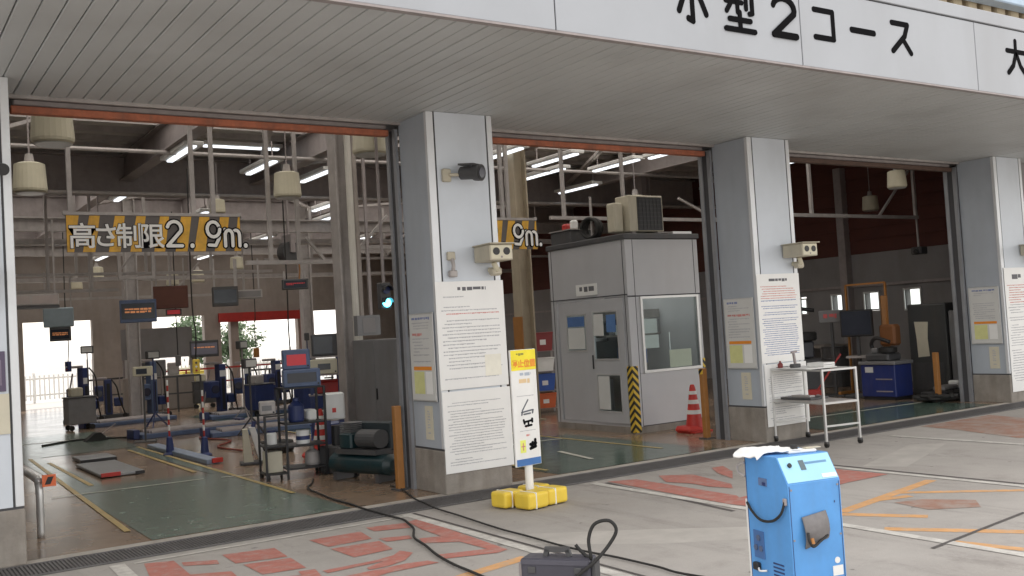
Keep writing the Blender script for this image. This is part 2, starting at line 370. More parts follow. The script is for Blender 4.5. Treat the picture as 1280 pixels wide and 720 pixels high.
# yard markings
RED1 = [[[-3.24,-.79],[-3.03,-.88],[-3.07,-1.54],[-3.11,-1.77],[-3.35,-1.51]],[[-3.0,-1.0],[-2.76,-1.14],[-2.79,-1.3],[-3.02,-1.14]],[[-3.07,-1.48],[-2.8,-1.63],[-2.82,-1.83],[-3.09,-1.62]],
[[-2.67,-.98],[-2.26,-1.07],[-2.3,-1.48],[-2.69,-1.39]],[[-2.66,-1.48],[-2.3,-1.55],[-2.34,-1.97],[-2.66,-1.92]],[[-1.93,-1.01],[-1.46,-1.03],[-1.52,-1.39],[-1.92,-1.4]],[[-1.94,-1.49],[-1.52,-1.53],[-1.58,-1.9],[-1.93,-1.93]],
[[-2.43,-2.04],[-2.31,-2.07],[-2.36,-2.32],[-2.48,-2.27]],[[-2.29,-2.16],[-1.86,-2.16],[-1.68,-2.11],[-1.57,-2.0],[-1.53,-2.15],[-1.7,-2.34],[-1.88,-2.41],[-2.03,-2.41],[-2.01,-2.33],[-1.82,-2.23],[-2.29,-2.26]],
[[-2.25,-2.45],[-1.74,-2.44],[-1.58,-2.48],[-1.55,-2.6],[-1.97,-2.6],[-2.09,-2.64]],[[-1.35,-.9],[-1.0,-1.0],[-1.07,-1.23],[-1.37,-1.12]],
[[-.96,-.97],[-.82,-.92],[-.96,-2.63],[-1.07,-2.67],[-1.47,-2.52],[-1.44,-2.36],[-1.06,-2.49],[-1.07,-2.09],[-1.31,-1.9],[-1.24,-1.71],[-1.07,-1.78],[-1.04,-1.37]],[[-1.48,-1.43],[-1.24,-1.53],[-1.28,-1.66],[-1.49,-1.61]],
[[-2.75,-1.98],[-2.45,-2.18],[-2.46,-2.45],[-2.81,-2.27]]]
RED2 = [[[1.58,-.71],[1.86,-.85],[1.79,-2.39],[1.47,-2.85],[1.43,-2.63]],[[2.17,-.87],[2.44,-1.12],[2.33,-1.52],[2.24,-1.88],[2.06,-2.08],[1.99,-1.81],[2.02,-1.57],[1.93,-1.25]],[[2.9,-.94],[3.07,-.95],[2.84,-1.32],[2.49,-1.66],[2.66,-1.27]],
[[3.25,-2.0],[3.56,-1.9],[3.58,-2.75],[2.95,-2.75],[2.6,-2.78],[2.62,-2.5],[3.1,-2.45]],[[1.62,-2.5],[2.5,-2.4],[2.5,-2.75],[1.55,-2.82]]]
b = B()
for i_, p in enumerate(RED1+RED2): b.flat(p, -.0028+.00006*i_)
b.sheet('red_road_marking', red_o)
b = B(); b.flat([(7.25, -.62), (8.9, -.65), (8.6, -1.6), (7.0, -2.6), (6.7, -2.35), (7.1, -1.3)], -.0031); b.flat([(2.35, -3.7), (2.62, -3.8), (2.85, -4.15), (2.6, -4.35), (2.25, -4.1)], -.0031); b.flat([(2.55, -4.75), (3.2, -4.6), (3.2, -5.2), (2.3, -5.4)], -.0031)
b.sheet('brown_road_marking', red_d)
b = B(); line(b, (1.42, -.66), (1.30, -5.6), .1, -.0015); line(b, (3.66, -.8), (3.68, -6), .09, -.0015); line(b, (-.80, -.62), (-.92, -6), .1, -.0015); line(b, (-3.42, -.66), (-3.55, -4), .12, -.0015); line(b, (-3.3, -.72), (-.85, -.72), .05, -.0015)
line(b, (6.2, -.9), (6.2, -6), .1, -.0015)
b.sheet('white_road_line', wht_o)
b = B(); zo = 0
for p, q, w_ in (((1.75, -3.62), (3.52, -3.28), .11), ((2.75, -3.42), (3.5, -4.21), .10), ((1.66, -3.66), (2.02, -4.25), .12), ((1.42, -4.28), (1.98, -5.12), .12), ((1.36, -4.9), (1.5, -5.6), .10), ((-1.66, -3.1), (-1.0, -2.95), .12), ((-1.5, -3.3), (-1.0, -3.9), .1), ((2.3, -3.5), (2.7, -3.62), .1), ((3.0, -5.0), (3.6, -5.6), .12), ((7, -3), (8, -4), .1)):
    line(b, p, q, w_, -.0044+zo); zo += .0001
b.sheet('orange_road_hatching', org_o)
b = B(); b.flat([(-.72, -2.1), (.25, -2.9), (1.0, -3.6), (.8, -3.95), (0, -3.4), (-.75, -2.6)], -.0054); b.flat([(3.9, -2.2), (5.6, -1.6), (5.9, -1.9), (4.1, -2.6)], -.0054); b.flat([(-.6, -5.4), (4, -8.5), (2.5, -9), (-1.4, -5.9)], -.0054)
b.sheet('pale_pavement_patch', lgr_o)
b = B(); line(b, (1.53, -.75), (1.22, -2.9), .05, -.0035); line(b, (1.09, -4.91), (2.59, -4.72), .03, -.001); line(b, (-.72, -.62), (-.80, -5.2), .025, -.001); line(b, (3.78, -.8), (3.8, -6), .05, -.0035)
b.sheet('pavement_crack', mat('crack_dark', (.10, .09, .085), .9))

# ------------------------------------------------------------------ inspection hall
H = 4.06
hall = T('inspection_hall', 'deep open inspection hall with dark steel roof behind the four gate pillars', 'building', (4.75, 13, 0))
def HP(b, name, m_, label=None, smooth=False, parent=None):
    o_ = b.out(name, m_, None, label, smooth); o_.parent = parent or hall
    if not parent: o_.matrix_parent_inverse = Matrix.Translation(hall.location).inverted()
    return o_
FILL_SKY = [(1.4, 3.4), (4.0, 5.8), (6.3, 7.9), (12.0, 13.8), (14.2, 16.0), (17.4, 19.2), (19.6, 21.4), (22.8, 24.8)]  # unseen translucent roof strips, added to brighten the hall
b = B(); ys = [.9]+[v for q in FILL_SKY for v in q]+[26.4]
for k in range(0, len(ys), 2): b.box(-5.2, 14.7, ys[k], ys[k+1], 5.6, 5.75)
for q in FILL_SKY: b.box(9.4, 14.7, q[0], q[1], 5.6, 5.75); b.box(-5.2, -4.6, q[0], q[1], 5.6, 5.75)
HP(b, 'roof_deck', ceil_m)
tr = bpy.data.materials.new('fill_skylight_sheet'); tr.use_nodes = True; n_t = tr.node_tree; n_t.nodes.remove(n_t.nodes['Principled BSDF'])
tb = n_t.nodes.new('ShaderNodeBsdfTranslucent'); tb.inputs[0].default_value = (.82, .79, .74, 1); n_t.links.new(tb.outputs[0], n_t.nodes['Material Output'].inputs[0])
for q in FILL_SKY: HP(B().flat([(-4.6, q[0]), (9.4, q[0]), (9.4, q[1]), (-4.6, q[1])], 5.68), 'fill_skylight', tr)
b = B()
for k in range(34): b.box(-5, 14.5, 1.3+k*.75, 1.36+k*.75, 5.5, 5.6)
HP(b, 'purlin', steel_l)
def ibeam(b, ax, c, a0, a1, z0, z1, w_=.22):
    f = lambda p0, p1, zz0, zz1: b.box(p0, p1, a0, a1, zz0, zz1) if ax == 'y' else b.box(a0, a1, p0, p1, zz0, zz1)
    f(c-w_/2, c+w_/2, z0, z0+.03); f(c-w_/2, c+w_/2, z1-.03, z1); f(c-.012, c+.012, z0+.03, z1-.03)
for x in (-4.6, -.6, 2.0, 5.4, 9.9):
    b = B(); ibeam(b, 'y', x, 1.2, 26, 5.0, 5.498, .24); HP(b, 'roof_girder', steel)
for y in (11.0, 16.5, 22.0):
    b = B(); ibeam(b, 'x', y, -5, 14.5, 4.72, 5.49, .26); HP(b, 'cross_beam', steel)
for y in (13.5, 19.2):
    b = B(); ibeam(b, 'x', y, -5, 14.5, 4.3, 4.6, .18); HP(b, 'cross_beam', steel_l)
for x0, x1, y0, y1 in ((-.5, 1.9, 2.5, 10.5), (2.1, 5.3, 10.5, 2.5), (5.5, 9.8, 2.5, 10.5), (-4.5, -.7, 10.5, 2.5), (-.5, 1.9, 16, 11.5), (2.1, 5.3, 11.5, 16), (5.5, 9.8, 16, 11.5), (10, 14.3, 3, 10.5)):
    HP(B().bar((x0, y0, 5.2), (x1, y1, 5.2), .09, .06), 'roof_brace', steel_l)
for y, z in ((4.0, 5.0), (7.6, 4.95), (9.9, 4.6)):
    HP(B().cyl((-5, y, z), (14.4, y, z), .035, n=8), 'conduit_pipe', steel_l)
HP(B().box(-5.2, -5, .9, 26.4, -.02, 5.6), 'side_wall', wall_gr)
# right side wall with four small windows, brown cladding above
WIN = [(7.30, 7.62, 1.63, 1.97), (6.13, 6.53, 1.65, 2.02), (5.22, 5.60, 1.65, 2.02), (4.15, 4.54, 1.61, 2.04)]
b = B(); b.box(14.5, 14.7, .9, 26.4, -.02, 1.61); b.box(14.5, 14.7, .9, 26.4, 2.04, 2.94)
ys = [.9]+[v for wv in sorted(WIN) for v in wv[:2]]+[26.4]
for k in range(0, len(ys), 2): b.box(14.5, 14.7, ys[k], ys[k+1], 1.61, 2.04)
HP(b, 'side_wall', wall_gr)
b = B(); b.box(14.52, 14.7, .9, 26.4, 2.94, 5.6)
for k in range(9): b.box(14.49, 14.52, .9, 26.4, 2.96+k*.29, 3.19+k*.29)
HP(b, 'upper_wall', wall_br)
b = B(); b.box(14.44, 14.498, .9, 26.4, 2.17, 2.23)
for y in (3.1, 6.0, 9.2, 12.5): b.box(14.3, 14.498, y-.1, y+.1, 0, 5)
HP(b, 'wall_rail', steel)
for y0, y1, z0, z1 in WIN:
    f = B().box(14.47, 14.53, y0-.03, y1+.03, z0-.035, z0).box(14.47, 14.53, y0-.03, y1+.03, z1, z1+.035).box(14.47, 14.53, y0-.03, y0, z0, z1).box(14.47, 14.53, y1, y1+.03, z0, z1)
    f = HP(f, 'window', alu)
    o = B().box(14.58, 14.586, y0, y1, z0, z1).out('pane', glass); o.parent = f
# rear wall with openings
OP = [(-.56, 1.52), (3.44, 5.21), (5.78, 6.14), (6.42, 8.66), (9.23, 10.59)]
b = B(); xs = [-5]+[v for q in OP for v in q]+[14.5]
for k in range(0, len(xs), 2): b.box(xs[k], xs[k+1], 26, 26.3, 0, 2.8)
b.box(-5, 14.5, 26, 26.3, 2.8, 5.6); HP(b, 'rear_wall', wall_bg)
HP(B().box(5.7, 8.8, 25.86, 25.98, 2.52, 2.84), 'lintel', red, 'red beam across the far doorways')
HP(B().box(8.72, 9.2, 25.85, 25.98, 0, 2.9), 'rear_pier', mat('pier_brown', (.16, .055, .045), .7))
# front lintel wall, blank end walls, upper cladding and gutter above the canopy
b = B(); b.box(-9, 15, .895, 1.05, H-.06, 5.6); b.box(-9, -4.83, .3, .9, 0, H-.005); b.box(11.47, 15, .3, .9, 0, H-.005)  # right end wall is unseen, added solid to keep the hall dim
HP(b, 'front_wall', wall_gr)
up_w = mat('cream_cladding', (.52, .44, .30), .6, 0, .08, 2, grime=.2)
HP(B().box(-9, 15, .2, .3, 5.6, 6.9), 'upper_wall', mat('rib_gap_shade', (.22, .15, .11), .7)); b = B()  # brown backing paints the shade in the gaps between the cream ribs
for k in range(57): b.box(-9+k*.42, -9+k*.42+.27, .02, .198, 5.7, 6.80, .05, seg=2)
HP(b, 'upper_cladding', up_w)
HP(B().box(-9, 15, -.25, .0, 6.60, 7.32, .02), 'gutter', mat('gutter_pale_blue', (.42, .55, .68), .4))
HP(B().box(-9.2, 15.2, -.3, .9, 7.33, 7.45), 'roof_edge', rust_br)
HP(B().box(-9, 15, .3, .9, 5.76, 7.32), 'upper_wall', wall_gr)
# interior columns between the lanes
for x, y, m_ in ((.86, 4.15, steel_l), (5.2, 6.0, mat('column_beige', (.40, .34, .25), .6, 0, .1, 3, grime=.3)), (.66, 16.5, steel_l), (5.2, 16.5, steel_l), (10.9, 9, steel), (-4.3, 11, steel)):
    b = B()
    b.box(x-.14, x-.11, y-.13, y+.13, 0, 5.5); b.box(x+.11, x+.14, y-.13, y+.13, 0, 5.5); b.box(x-.11, x+.11, y-.015, y+.015, 0, 5.5); b.box(x-.2, x+.2, y-.2, y+.2, 0, .02)
    HP(b, 'column', m_)
HP(B().cyl((.90, 3.93, 0), (.90, 3.93, 5.5), .065, n=12), 'downpipe', mat('white_pipe', (.66, .64, .58), .5, 0, .06))
HP(B().box(5.03, 5.058, 5.86, 6.14, 0, 1.9), 'column_guard', orange)

# ------------------------------------------------------------------ canopy
canopy = T('entrance_canopy', 'long canopy with slatted beige soffit and white lettered fascia over the gates', 'canopy', (3, -3, H))
def CP(b, name, m_, label=None, parent=None):
    o_ = b.out(name, m_, None, label); o_.parent = parent or canopy
    if not parent: o_.matrix_parent_inverse = Matrix.Translation(canopy.location).inverted()
    return o_
b = B(); P_ = .1465; n = 164; x = -9.0; rs = random.Random(4)
for k in range(n):
    dz = rs.uniform(-.002, .002); b.box(x+k*P_+.004, x+k*P_+P_-.004, -2.90, .60, H+dz, H+.03, .006, rot=Matrix.Rotation(rs.uniform(-.006, .006), 4, 'Y'))
CP(b, 'soffit_slats', soffit_m)
CP(B().box(-9, 15.03, -2.9, .894, H+.033, H+.06), 'soffit_backing', mat('soffit_gap', (.22, .21, .20), .8))
CP(B().box(-9, 15, .602, .64, H-.03, H+.03), 'edge_trim', steel_l)
CP(B().box(-9, 15, -2.9, .2, 4.86, 4.94), 'canopy_roof', steel)
FY = -2.962
px0 = -.43
panels = []
for k in range(-3, 5):
    p = B().box(px0+2.909*k+.006, px0+2.909*(k+1)-.006, FY, FY+.055, H-.03, 4.80, .004)
    panels.append(CP(p, 'fascia_panel', white_pan))
CP(B().box(-9.2, 14.2, FY-.012, FY+.06, 4.815, 4.96, .006), 'coping', white_pan)
CP(B().box(-9.1, 14.1, FY+.01, FY+.05, H-.02, 4.815), 'joint_backing', groove)
CP(B().box(-9.1, 14.1, FY-.006, FY+.055, H-.05, H-.032), 'drip_edge', steel)
def letter(ss, x0, x1, z0, z1, parent, th=.13, dep=.004):
    sx, sz = x1-x0, z1-z0
    b = B(); strokes(b, ss, lambda u, v, d: (x0+u*sx, FY-d, z0+.015+v*sz), th, dep)
    return CP(b, 'letter', black_let, parent=parent)
K_sho = [[(.5, 1), (.5, .08), (.36, .12)], [(.28, .66), (.08, .26)], [(.72, .66), (.93, .26)]]
K_kata = [[(.06, .93), (.56, .93)], [(.04, .68), (.60, .68)], [(.22, .93), (.2, .62), (.06, .44)], [(.44, .93), (.44, .44)], [(.74, .92), (.74, .55)], [(.95, 1), (.95, .46), (.85, .44)], [(.5, .44), (.5, .02)], [(.14, .26), (.86, .26)], [(.0, .02), (1, .02)]]
K_2 = [arc(.5, .70, .42, 165, -20, 10, .28)+[(.05, .03), (.95, .03)]]
K_ko = [[(.05, .92), (.92, .92), (.92, .05), (.05, .05)]]
K_bar = [[(.0, .5), (1, .5)]]
K_su = [[(.1, .92), (.82, .92), (.66, .55), (.08, .05)], [(.58, .44), (.92, .05)]]
K_dai = [[(.04, .68), (.96, .68)], [(.5, 1), (.48, .6), (.32, .25), (.05, .02)], [(.52, .62), (.7, .25), (.96, .02)]]
pa, pb, pc, pd = panels[3], panels[4], panels[5], panels[3]
letter(K_sho, .88, 1.26, 4.24, 4.66, panels[3], .14); letter(K_kata, 1.47, 1.84, 4.25, 4.64, panels[3], .125); letter(K_2, 2.08, 2.42, 4.265, 4.64, panels[3], .165)
letter(K_ko, 2.67, 2.98, 4.30, 4.61, panels[4], .18); letter(K_bar, 3.24, 3.59, 4.44, 4.48, panels[4], .13) if False else None
b = B(); strokes(b, [[(3.24, 4.465), (3.59, 4.465)]], lambda u, v, d: (u, FY-d, v), .062, .004); CP(b, 'letter', black_let, parent=panels[4])
letter(K_su, 3.86, 4.22, 4.29, 4.63, panels[4], .17); letter(K_dai, 6.00, 6.40, 4.27, 4.66, panels[5], .145)
letter(K_kata, 6.75, 7.13, 4.26, 4.64, panels[5], .125)

# ------------------------------------------------------------------ pillars, door rails, shutters
def pillar(x, w_, label):
    t = T('gate_pillar', label, 'pillar', (x, 0, 0), 0, 'cladded gate pillars under the canopy')
    D = .65
    B().box(.012, w_-.012, .012, D, .47, H-.004).out('side_cladding', clad_shaded, t)
    B().box(.105, w_-.085, 0, .011, .475, H-.004).out('front_cladding', clad, t)
    B().box(0, .085, -.004, .05, .475, H-.004, .004).out('corner_trim', trim_m, t)
    B().box(w_-.066, w_, -.004, .05, .475, H-.004, .004).out('corner_trim', trim_m, t)
    B().box(.086, .104, .004, .0115, .475, H-.004).box(w_-.084, w_-.067, .004, .0115, .475, H-.004).box(.004, w_-.004, .006, D+.002, .455, .474).out('groove', groove, t)
    B().box(-.004, w_+.004, -.006, D+.004, -.005, .454, .01).out('concrete_base', conc_base, t)
    return t
pillar(-4.82, .835, 'pale grey gate pillar at the left edge of the open bay')
pillar(0, .827, 'pale grey gate pillar with black camera and two large white notices')
pillar(4.845, .822, 'pale grey gate pillar with tall notice behind the white trolley')
pillar(10.625, .83, 'pale grey gate pillar right of the dark machinery bay')
for x0, x1, sm, lb in ((-3.985, 0, rust_or, 'rolled up shutter with rusty orange bottom rail over left bay'), (.827, 4.845, rust_or, 'rolled up shutter with rusty orange bottom rail above the booth'), (5.667, 10.625, rust_br, 'rolled up shutter with dull brown bottom rail over machinery bay')):
    t = T('roller_shutter', lb, 'shutter', ((x0+x1)/2, .72, 3.9), 0, 'rolled up gate shutters'); h_ = (x1-x0)/2
    B().box(-h_+.1, h_-.1, -.05, .05, .012, .080, .008).out('bottom_rail', sm, t)
    b = B()
    for k in range(3): b.box(-h_+.12, h_-.12, -.025, .025, .088+k*.06, .143+k*.06, .01)
    b.out('slat_curtain', steel, t)
for x, sg, lb in ((-3.985, 1, 'grey guide rail on the leftmost pillar'), (0, -1, 'grey guide rail beside the teal compressor'), (.827, 1, 'grey guide rail behind the large notices'), (4.845, -1, 'grey guide rail behind the traffic cone'), (5.667, 1, 'grey guide rail behind the tall notice by the trolley'), (10.625, -1, 'grey guide rail beside the tall dark grey machine')):
    t = T('door_guide_rail', lb, 'door rail', (x, .77, 0), 0, 'shutter guide rails')
    if sg < 0:
        B().box(-.04, -.003, -.115, -.05, 0, H-.07).box(-.04, -.003, .05, .115, 0, H-.07).box(-.02, -.003, -.05, .05, 0, H-.07).out('channel', jamb_m, t)
        B().box(-.022, -.0205, -.05, .05, 0, H-.07).out('slot', groove, t)
    else:
        B().box(.003, .04, -.115, -.05, 0, H-.07).box(.003, .04, .05, .115, 0, H-.07).box(.003, .02, -.05, .05, 0, H-.07).out('channel', jamb_m, t)
        B().box(.0205, .022, -.05, .05, 0, H-.07).out('slot', groove, t)
#@@OBJECTS
# ------------------------------------------------------------------ notices on the pillars
def notice(x0, x1, z0, z1, y, label, seed, rows=26, cols=(ink_l, red_ink, ink), title=True, group='printed notices on the pillars', sheet=paper, stamp=None):
    t = T('wall_notice', label, 'notice', (x0, y, z0), 0, group); w_, h_ = x1-x0, z1-z0
    B().box(0, w_, -.006, 0, 0, h_, .002).out('sheet', sheet, t)
    fx = lambda u, v, d: (u, -.006-d, v)
    n = len(cols)
    zt = h_*.86 if title else h_*.95
    z1_ = zt
    hs = [.2, .08, .72] if n == 3 else [1/n]*n
    for c, f in zip(cols, hs):
        r = max(2, int(rows*f)); zz = z1_-(zt-h_*.07)*f
        text_marks(B(), w_*.07, w_*.93, zz, z1_, r, fx, .9, seed+int(f*100), .62).out('print', c, t); z1_ = zz
    if title: text_marks(B(), w_*.28, w_*.74, h_*.90, h_*.945, 1, fx, .95, seed+5, .1).out('heading', ink, t)
    if stamp:
        B().box(w_*.66, w_*.9, -.0085, -.0075, h_*.1, h_*.3).out('stamp', stamp, t)
    return t
notice(-.01, .845, 1.09, 2.235, -.012, 'large white notice, the upper of two on the camera pillar', 3, 26, (ink_l, red_ink, ink_l), stamp=mat('faded_cream', (.80, .78, .68), .7))
notice(0, .855, .215, 1.07, -.012, 'large white notice, the lower of two beside the standing yellow sign', 9, 24, (ink_l,))
notice(4.835, 5.665, 1.035, 2.22, -.012, 'tall white notice behind the trolley with blue and red print', 14, 34, (red_ink, blue_ink, blue_ink))
notice(4.87, 5.69, .20, 1.02, -.012, 'white notice low on the pillar, half hidden by the trolley', 21, 24, (ink_l,))
notice(10.66, 11.46, .17, 2.21, -.012, 'long white notice cut off by the right edge of the photo', 31, 40, (red_ink, ink_l, ink_l))
def side_notice(x, label, seed):
    t = T('side_notice', label, 'notice', (x, .34, .97), 0, 'framed notices on the pillar sides'); fx = lambda u, v, d: (-.012-d, -u, v)
    B().box(-.014, -.003, -.27, .27, 0, .95, .003).out('frame', alu, t)
    B().box(-.0165, -.0145, -.255, .255, .015, .935).out('sheet', paper2, t)
    fx = lambda u, v, d: (-.0165-d, -u, v)
    text_marks(B(), -.2, .2, .87, .905, 1, fx, 1, seed, .1).out('heading', blue_ink, t)
    text_marks(B(), -.2, .2, .70, .735, 1, fx, 1, seed+1, .1).out('heading', red_ink, t)
    text_marks(B(), -.2, .2, .76, .85, 3, fx, .9, seed+2, .6).text if False else None
    text_marks(B(), -.2, .2, .76, .85, 3, fx, .9, seed+2, .6).out('print', ink_l, t)
    text_marks(B(), -.2, .2, .40, .68, 8, fx, .9, seed+3, .6).out('print', ink_l, t)
    B().box(-.0185, -.017, -.2, .2, .335, .375).out('orange_band', org_ink, t)
    B().box(-.0185, -.017, -.03, .2, .08, .32).out('yellow_block', grn_ink, t)
    B().box(-.0185, -.017, -.2, -.06, .08, .32).out('pale_block', paper, t)
    return t
side_notice(0, 'framed notice with yellow block on the side of the camera pillar', 51)
side_notice(4.845, 'framed notice with yellow block left of the trolley pillar notices', 61)
side_notice(10.625, 'shaded framed notice with yellow block on the rightmost pillar', 71)
def card(x, y, z, label, w_=.17, h_=.36):
    t = T('paper_card', label, 'paper', (x, y, z), 0, 'small paper cards under the framed notices')
    B().box(-.006, -.001, -w_/2, w_/2, 0, h_).out('card', cream_pap, t)
    text_marks(B(), -.03, .03, .05, h_-.05, 9, lambda u, v, d: (-.006-d, -u, v), .9, 5, .4).out('print', ink_l, t)
card(.01, .30, .56, 'narrow cream paper strip under the framed notice of the camera pillar'); card(4.855, .30, .56, 'narrow cream paper strip low on the side of the trolley pillar'); card(10.635, .24, .56, 'narrow cream paper strip low on the side of the rightmost pillar')
t = T('paper_card', 'cream paper sheet on the leftmost pillar near its base', 'paper', (-4.34, -.012, 1.08)); B().box(0, .27, -.004, 0, 0, .33).out('card', cream_pap, t)
t = T('purple_poster', 'dark purple poster on the leftmost pillar above a cream sheet', 'poster', (-4.34, -.012, 1.43)); B().box(0, .25, -.004, 0, 0, .33).out('poster_sheet', mat('purple_print', (.10, .075, .13), .5), t)
for k in range(3): B().box(.03+k*.07, .08+k*.07, -.0055, -.0045, .05, .26).out('poster_block', mat('purple_pale', (.2, .16, .22), .5), t)

# ------------------------------------------------------------------ devices on the pillars
t = T('security_camera', 'black bullet camera high on the front of the notice pillar', 'camera', (.2, 0, 3.37))
B().box(-.05, .05, -.05, .0, -.07, .07, .01).out('wall_box', beige, t)
B().tube([(.02, -.05, .0), (.1, -.09, .0), (.17, -.13, -.01)], .018).out('bracket', beige, t, smooth=True)
d = Vector((.42, -.9, -.10)).normalized(); p = Vector((.16, -.08, .02))
B().cyl(p, p+d*.17, .07, n=20).out('body', darkgr, t, smooth=False)
B().cyl(p+d*.17, p+d*.25, .085, .09, n=20).out('hood', darkgr, t); B().cyl(p+d*.251, p+d*.256, .078, n=20).out('face', black, t); B().cyl(p+d*.257, p+d*.262,   .055, n=18).out('lens', mat('lens_glass', (.05, .05, .07), .08), t)
B().box(-.05, .05, -.06, .06, -.01, .01).out('sunshade', darkgr, t).matrix_local = Matrix.Translation(p+d*.10+Vector((0, 0, .088))) @ d.to_track_quat('Y', 'Z').to_matrix().to_4x4() @ Matrix.Diagonal((1.3, 1.7, 1, 1))
t = T('security_camera', 'dark round camera at the photo\'s left edge on the leftmost pillar', 'camera', (-4.10, 0, 3.27))
B().box(-.04, .04, -.04, 0, -.04, .04).out('bracket', beige, t); B().cyl((0, -.04, 0), (.03, -.2, -.03), .05, n=18).out('body', black, t)
t = T('beacon_bracket', 'small beige bracket fitting left of the twin eyed sensor box', 'bracket', (.2, 0, 2.3))
B().box(-.045, .045, -.05, 0, .16, .25, .01).out('wall_box', beige, t); B().tube([(0, -.045, .17), (0, -.07, .1), (0, -.05, .04)], .02).out('arm', steel_l, t, smooth=True); B().box(-.04, .05, -.07, -.01, -.02, .05, .01).out('foot', steel_l, t)
def sensor(x, z, label, rz=0):
    t = T('sensor_box', label, 'sensor', (x, 0, z), 0, 'twin eyed sensor boxes on the pillars')
    d_ = math.radians(-4)
    rot = Matrix.Rotation(d_, 4, 'Z')
    def add(b, name, m_): o_ = b.out(name, m_, t); o_.matrix_local = Matrix.Translation((0, -.17, .03)) @ rot; return o_
    add(B().box(-.14, .14, -.22, .14, -.085, .085, .012, seg=2), 'housing', beige)
    add(B().box(-.155, .155, -.26, .15, .086, .1, .004), 'hood', beige)
    add(B().box(-.125, .125, -.225, -.2205, -.07, .07), 'face', cream)
    for s in (-.062, .062): add(B().cyl((s, -.2256, .01), (s, -.231, .01), .040, n=22), 'eye', black)
    add(B().cyl((0, -.2256, -.05), (0, -.228, -.05), .012, n=12), 'screw', steel)
    B().tube([(.02, -.17, -.06), (.06, -.16, -.13), (.10, -.09, -.15), (.06, -.01, -.13)], .03).out('bracket', cream, t, smooth=True)
    B().box(.02, .14, -.16, -.05, -.20, -.11, .02).out('swivel', beige, t)
    return t
sensor(.62, 2.48, 'beige box with two round eyes above the big notices of the camera pillar')
sensor(5.50, 2.48, 'beige box with two round eyes above the tall notice behind the trolley')
sensor(11.32, 2.46, 'beige box with two round eyes at the photo\'s right edge')
sensor(-4.31, 2.34, 'beige box with two round eyes on the leftmost pillar')

# ------------------------------------------------------------------ height limit signs
def fnt(s, size, m_, parent, M4, name='letter', off=0., ext=.002):
    c = bpy.data.curves.new(name, 'FONT'); c.body = s; c.size = size; c.extrude = ext; c.offset = off; c.align_x = 'CENTER'
    o_ = bpy.data.objects.new(name, c); COL.objects.link(o_); bpy.context.view_layer.update()
    me = bpy.data.meshes.new_from_object(o_.evaluated_get(bpy.context.evaluated_depsgraph_get())); bpy.data.objects.remove(o_); bpy.data.curves.remove(c)
    me.materials.clear(); me.materials.append(m_); me.transform(M4)
    o_ = bpy.data.objects.new(name, me); COL.objects.link(o_); o_.parent = parent
    return o_
RX = Matrix.Rotation(math.pi/2, 4, 'X')
white_let = mat('sign_white', (.90, .89, .86), .5)
def height_sign(x, y, label):
    t = T('height_limit_sign', label, 'sign', (x, y, 2.86), 0, 'amber striped height limit signs')
    W = 2.02
    B().box(-W/2, W/2, .0, .012, 0, .43).out('board', sign_dk, t)
    for u, wd in ((130, 74), (260, 62), (412, 60), (542, 58), (690, 58), (830, 66), (950, 66), (1085, 62)):
        c_ = -1.01+(u-90)/545; h_ = wd/1090; sh = .085
        B().prism([(max(-1.005, c_-h_-sh), .002), (max(-.99, c_+h_-sh+.02), .002), (c_+h_, .425), (max(-1.005, c_-h_), .425)], lambda u, v: (u, -.004, v), lambda u, v: (u, -.001, v)).out('amber_stripe', amber, t)
    B().prism([(.92, .002), (1.005, .002), (1.005, .425), (.985, .425)], lambda u, v: (u, -.004, v), lambda u, v: (u, -.001, v)).out('amber_stripe', amber, t)
    for ch, xx, sz, zz in (('高', -.84, .31, .075), ('さ', -.585, .30, .085), ('制', -.325, .31, .075), ('限', -.07, .31, .075)):
        fnt(ch, sz, black_let, t, Matrix.Translation((xx, -.0065, zz)) @ RX, 'letter_outline', .011, .0005)
        fnt(ch, sz, white_let, t, Matrix.Translation((xx, -.010, zz)) @ RX, 'letter', .0045, .001)
    K9 = [arc(.5, .68, .40, 0, 360, 16, .30), [(.9, .68), (.86, .32), (.62, .04), (.2, .06)]]
    Km = [[(.06, .68), (.06, .02)], arc(.28, .45, .22, 180, 0, 8, .2)+[(.5, .02)], arc(.72, .45, .22, 180, 0, 8, .2)+[(.94, .02)]]
    for ks, x0, x1, th in ((K_2, .10, .29, .13), ([[(.5, .02), (.5, .05)]], .37, .44, .16), (K9, .57, .76, .13), (Km, .80, 1.0, .13), ([[(.5, .02), (.5, .05)]], 1.03, 1.10, .16)):
        for grow, dep_, m_, nm in ((.10, .007, black_let, 'letter_outline'), (0, .0095, white_let, 'letter')):
            sc_ = .31; kk = [[(x0+u*(x1-x0), .06+v*sc_) for u, v in pl] for pl in ks]
            strokes(B(), kk, lambda u, v, d: (u, -.001-d, v), (th+grow)*sc_, dep_).out(nm, m_, t)
    b = B(); b.bar((-W/2-.03, .01, .45), (W/2, .01, .45), .035); b.bar((-W/2+.15, .45, .46), (W/2+.12, .45, .46), .045)
    for xx in (-W/2, W/2): b.bar((xx, .01, .46), (xx+.12, .45, .46), .045)
    b.out('frame', steel_l, t)
    for xx, yy in ((-.88, .45), (.45, .05), (.82, .45)): B().bar((xx, yy, .46), (xx, yy, 2.62), .05).out('hanger', steel_l, t)
height_sign(-2.06, 3.0, 'amber striped height limit sign hanging in the left bay')
height_sign(2.46, 3.0, 'amber striped height limit sign half hidden behind the camera pillar')

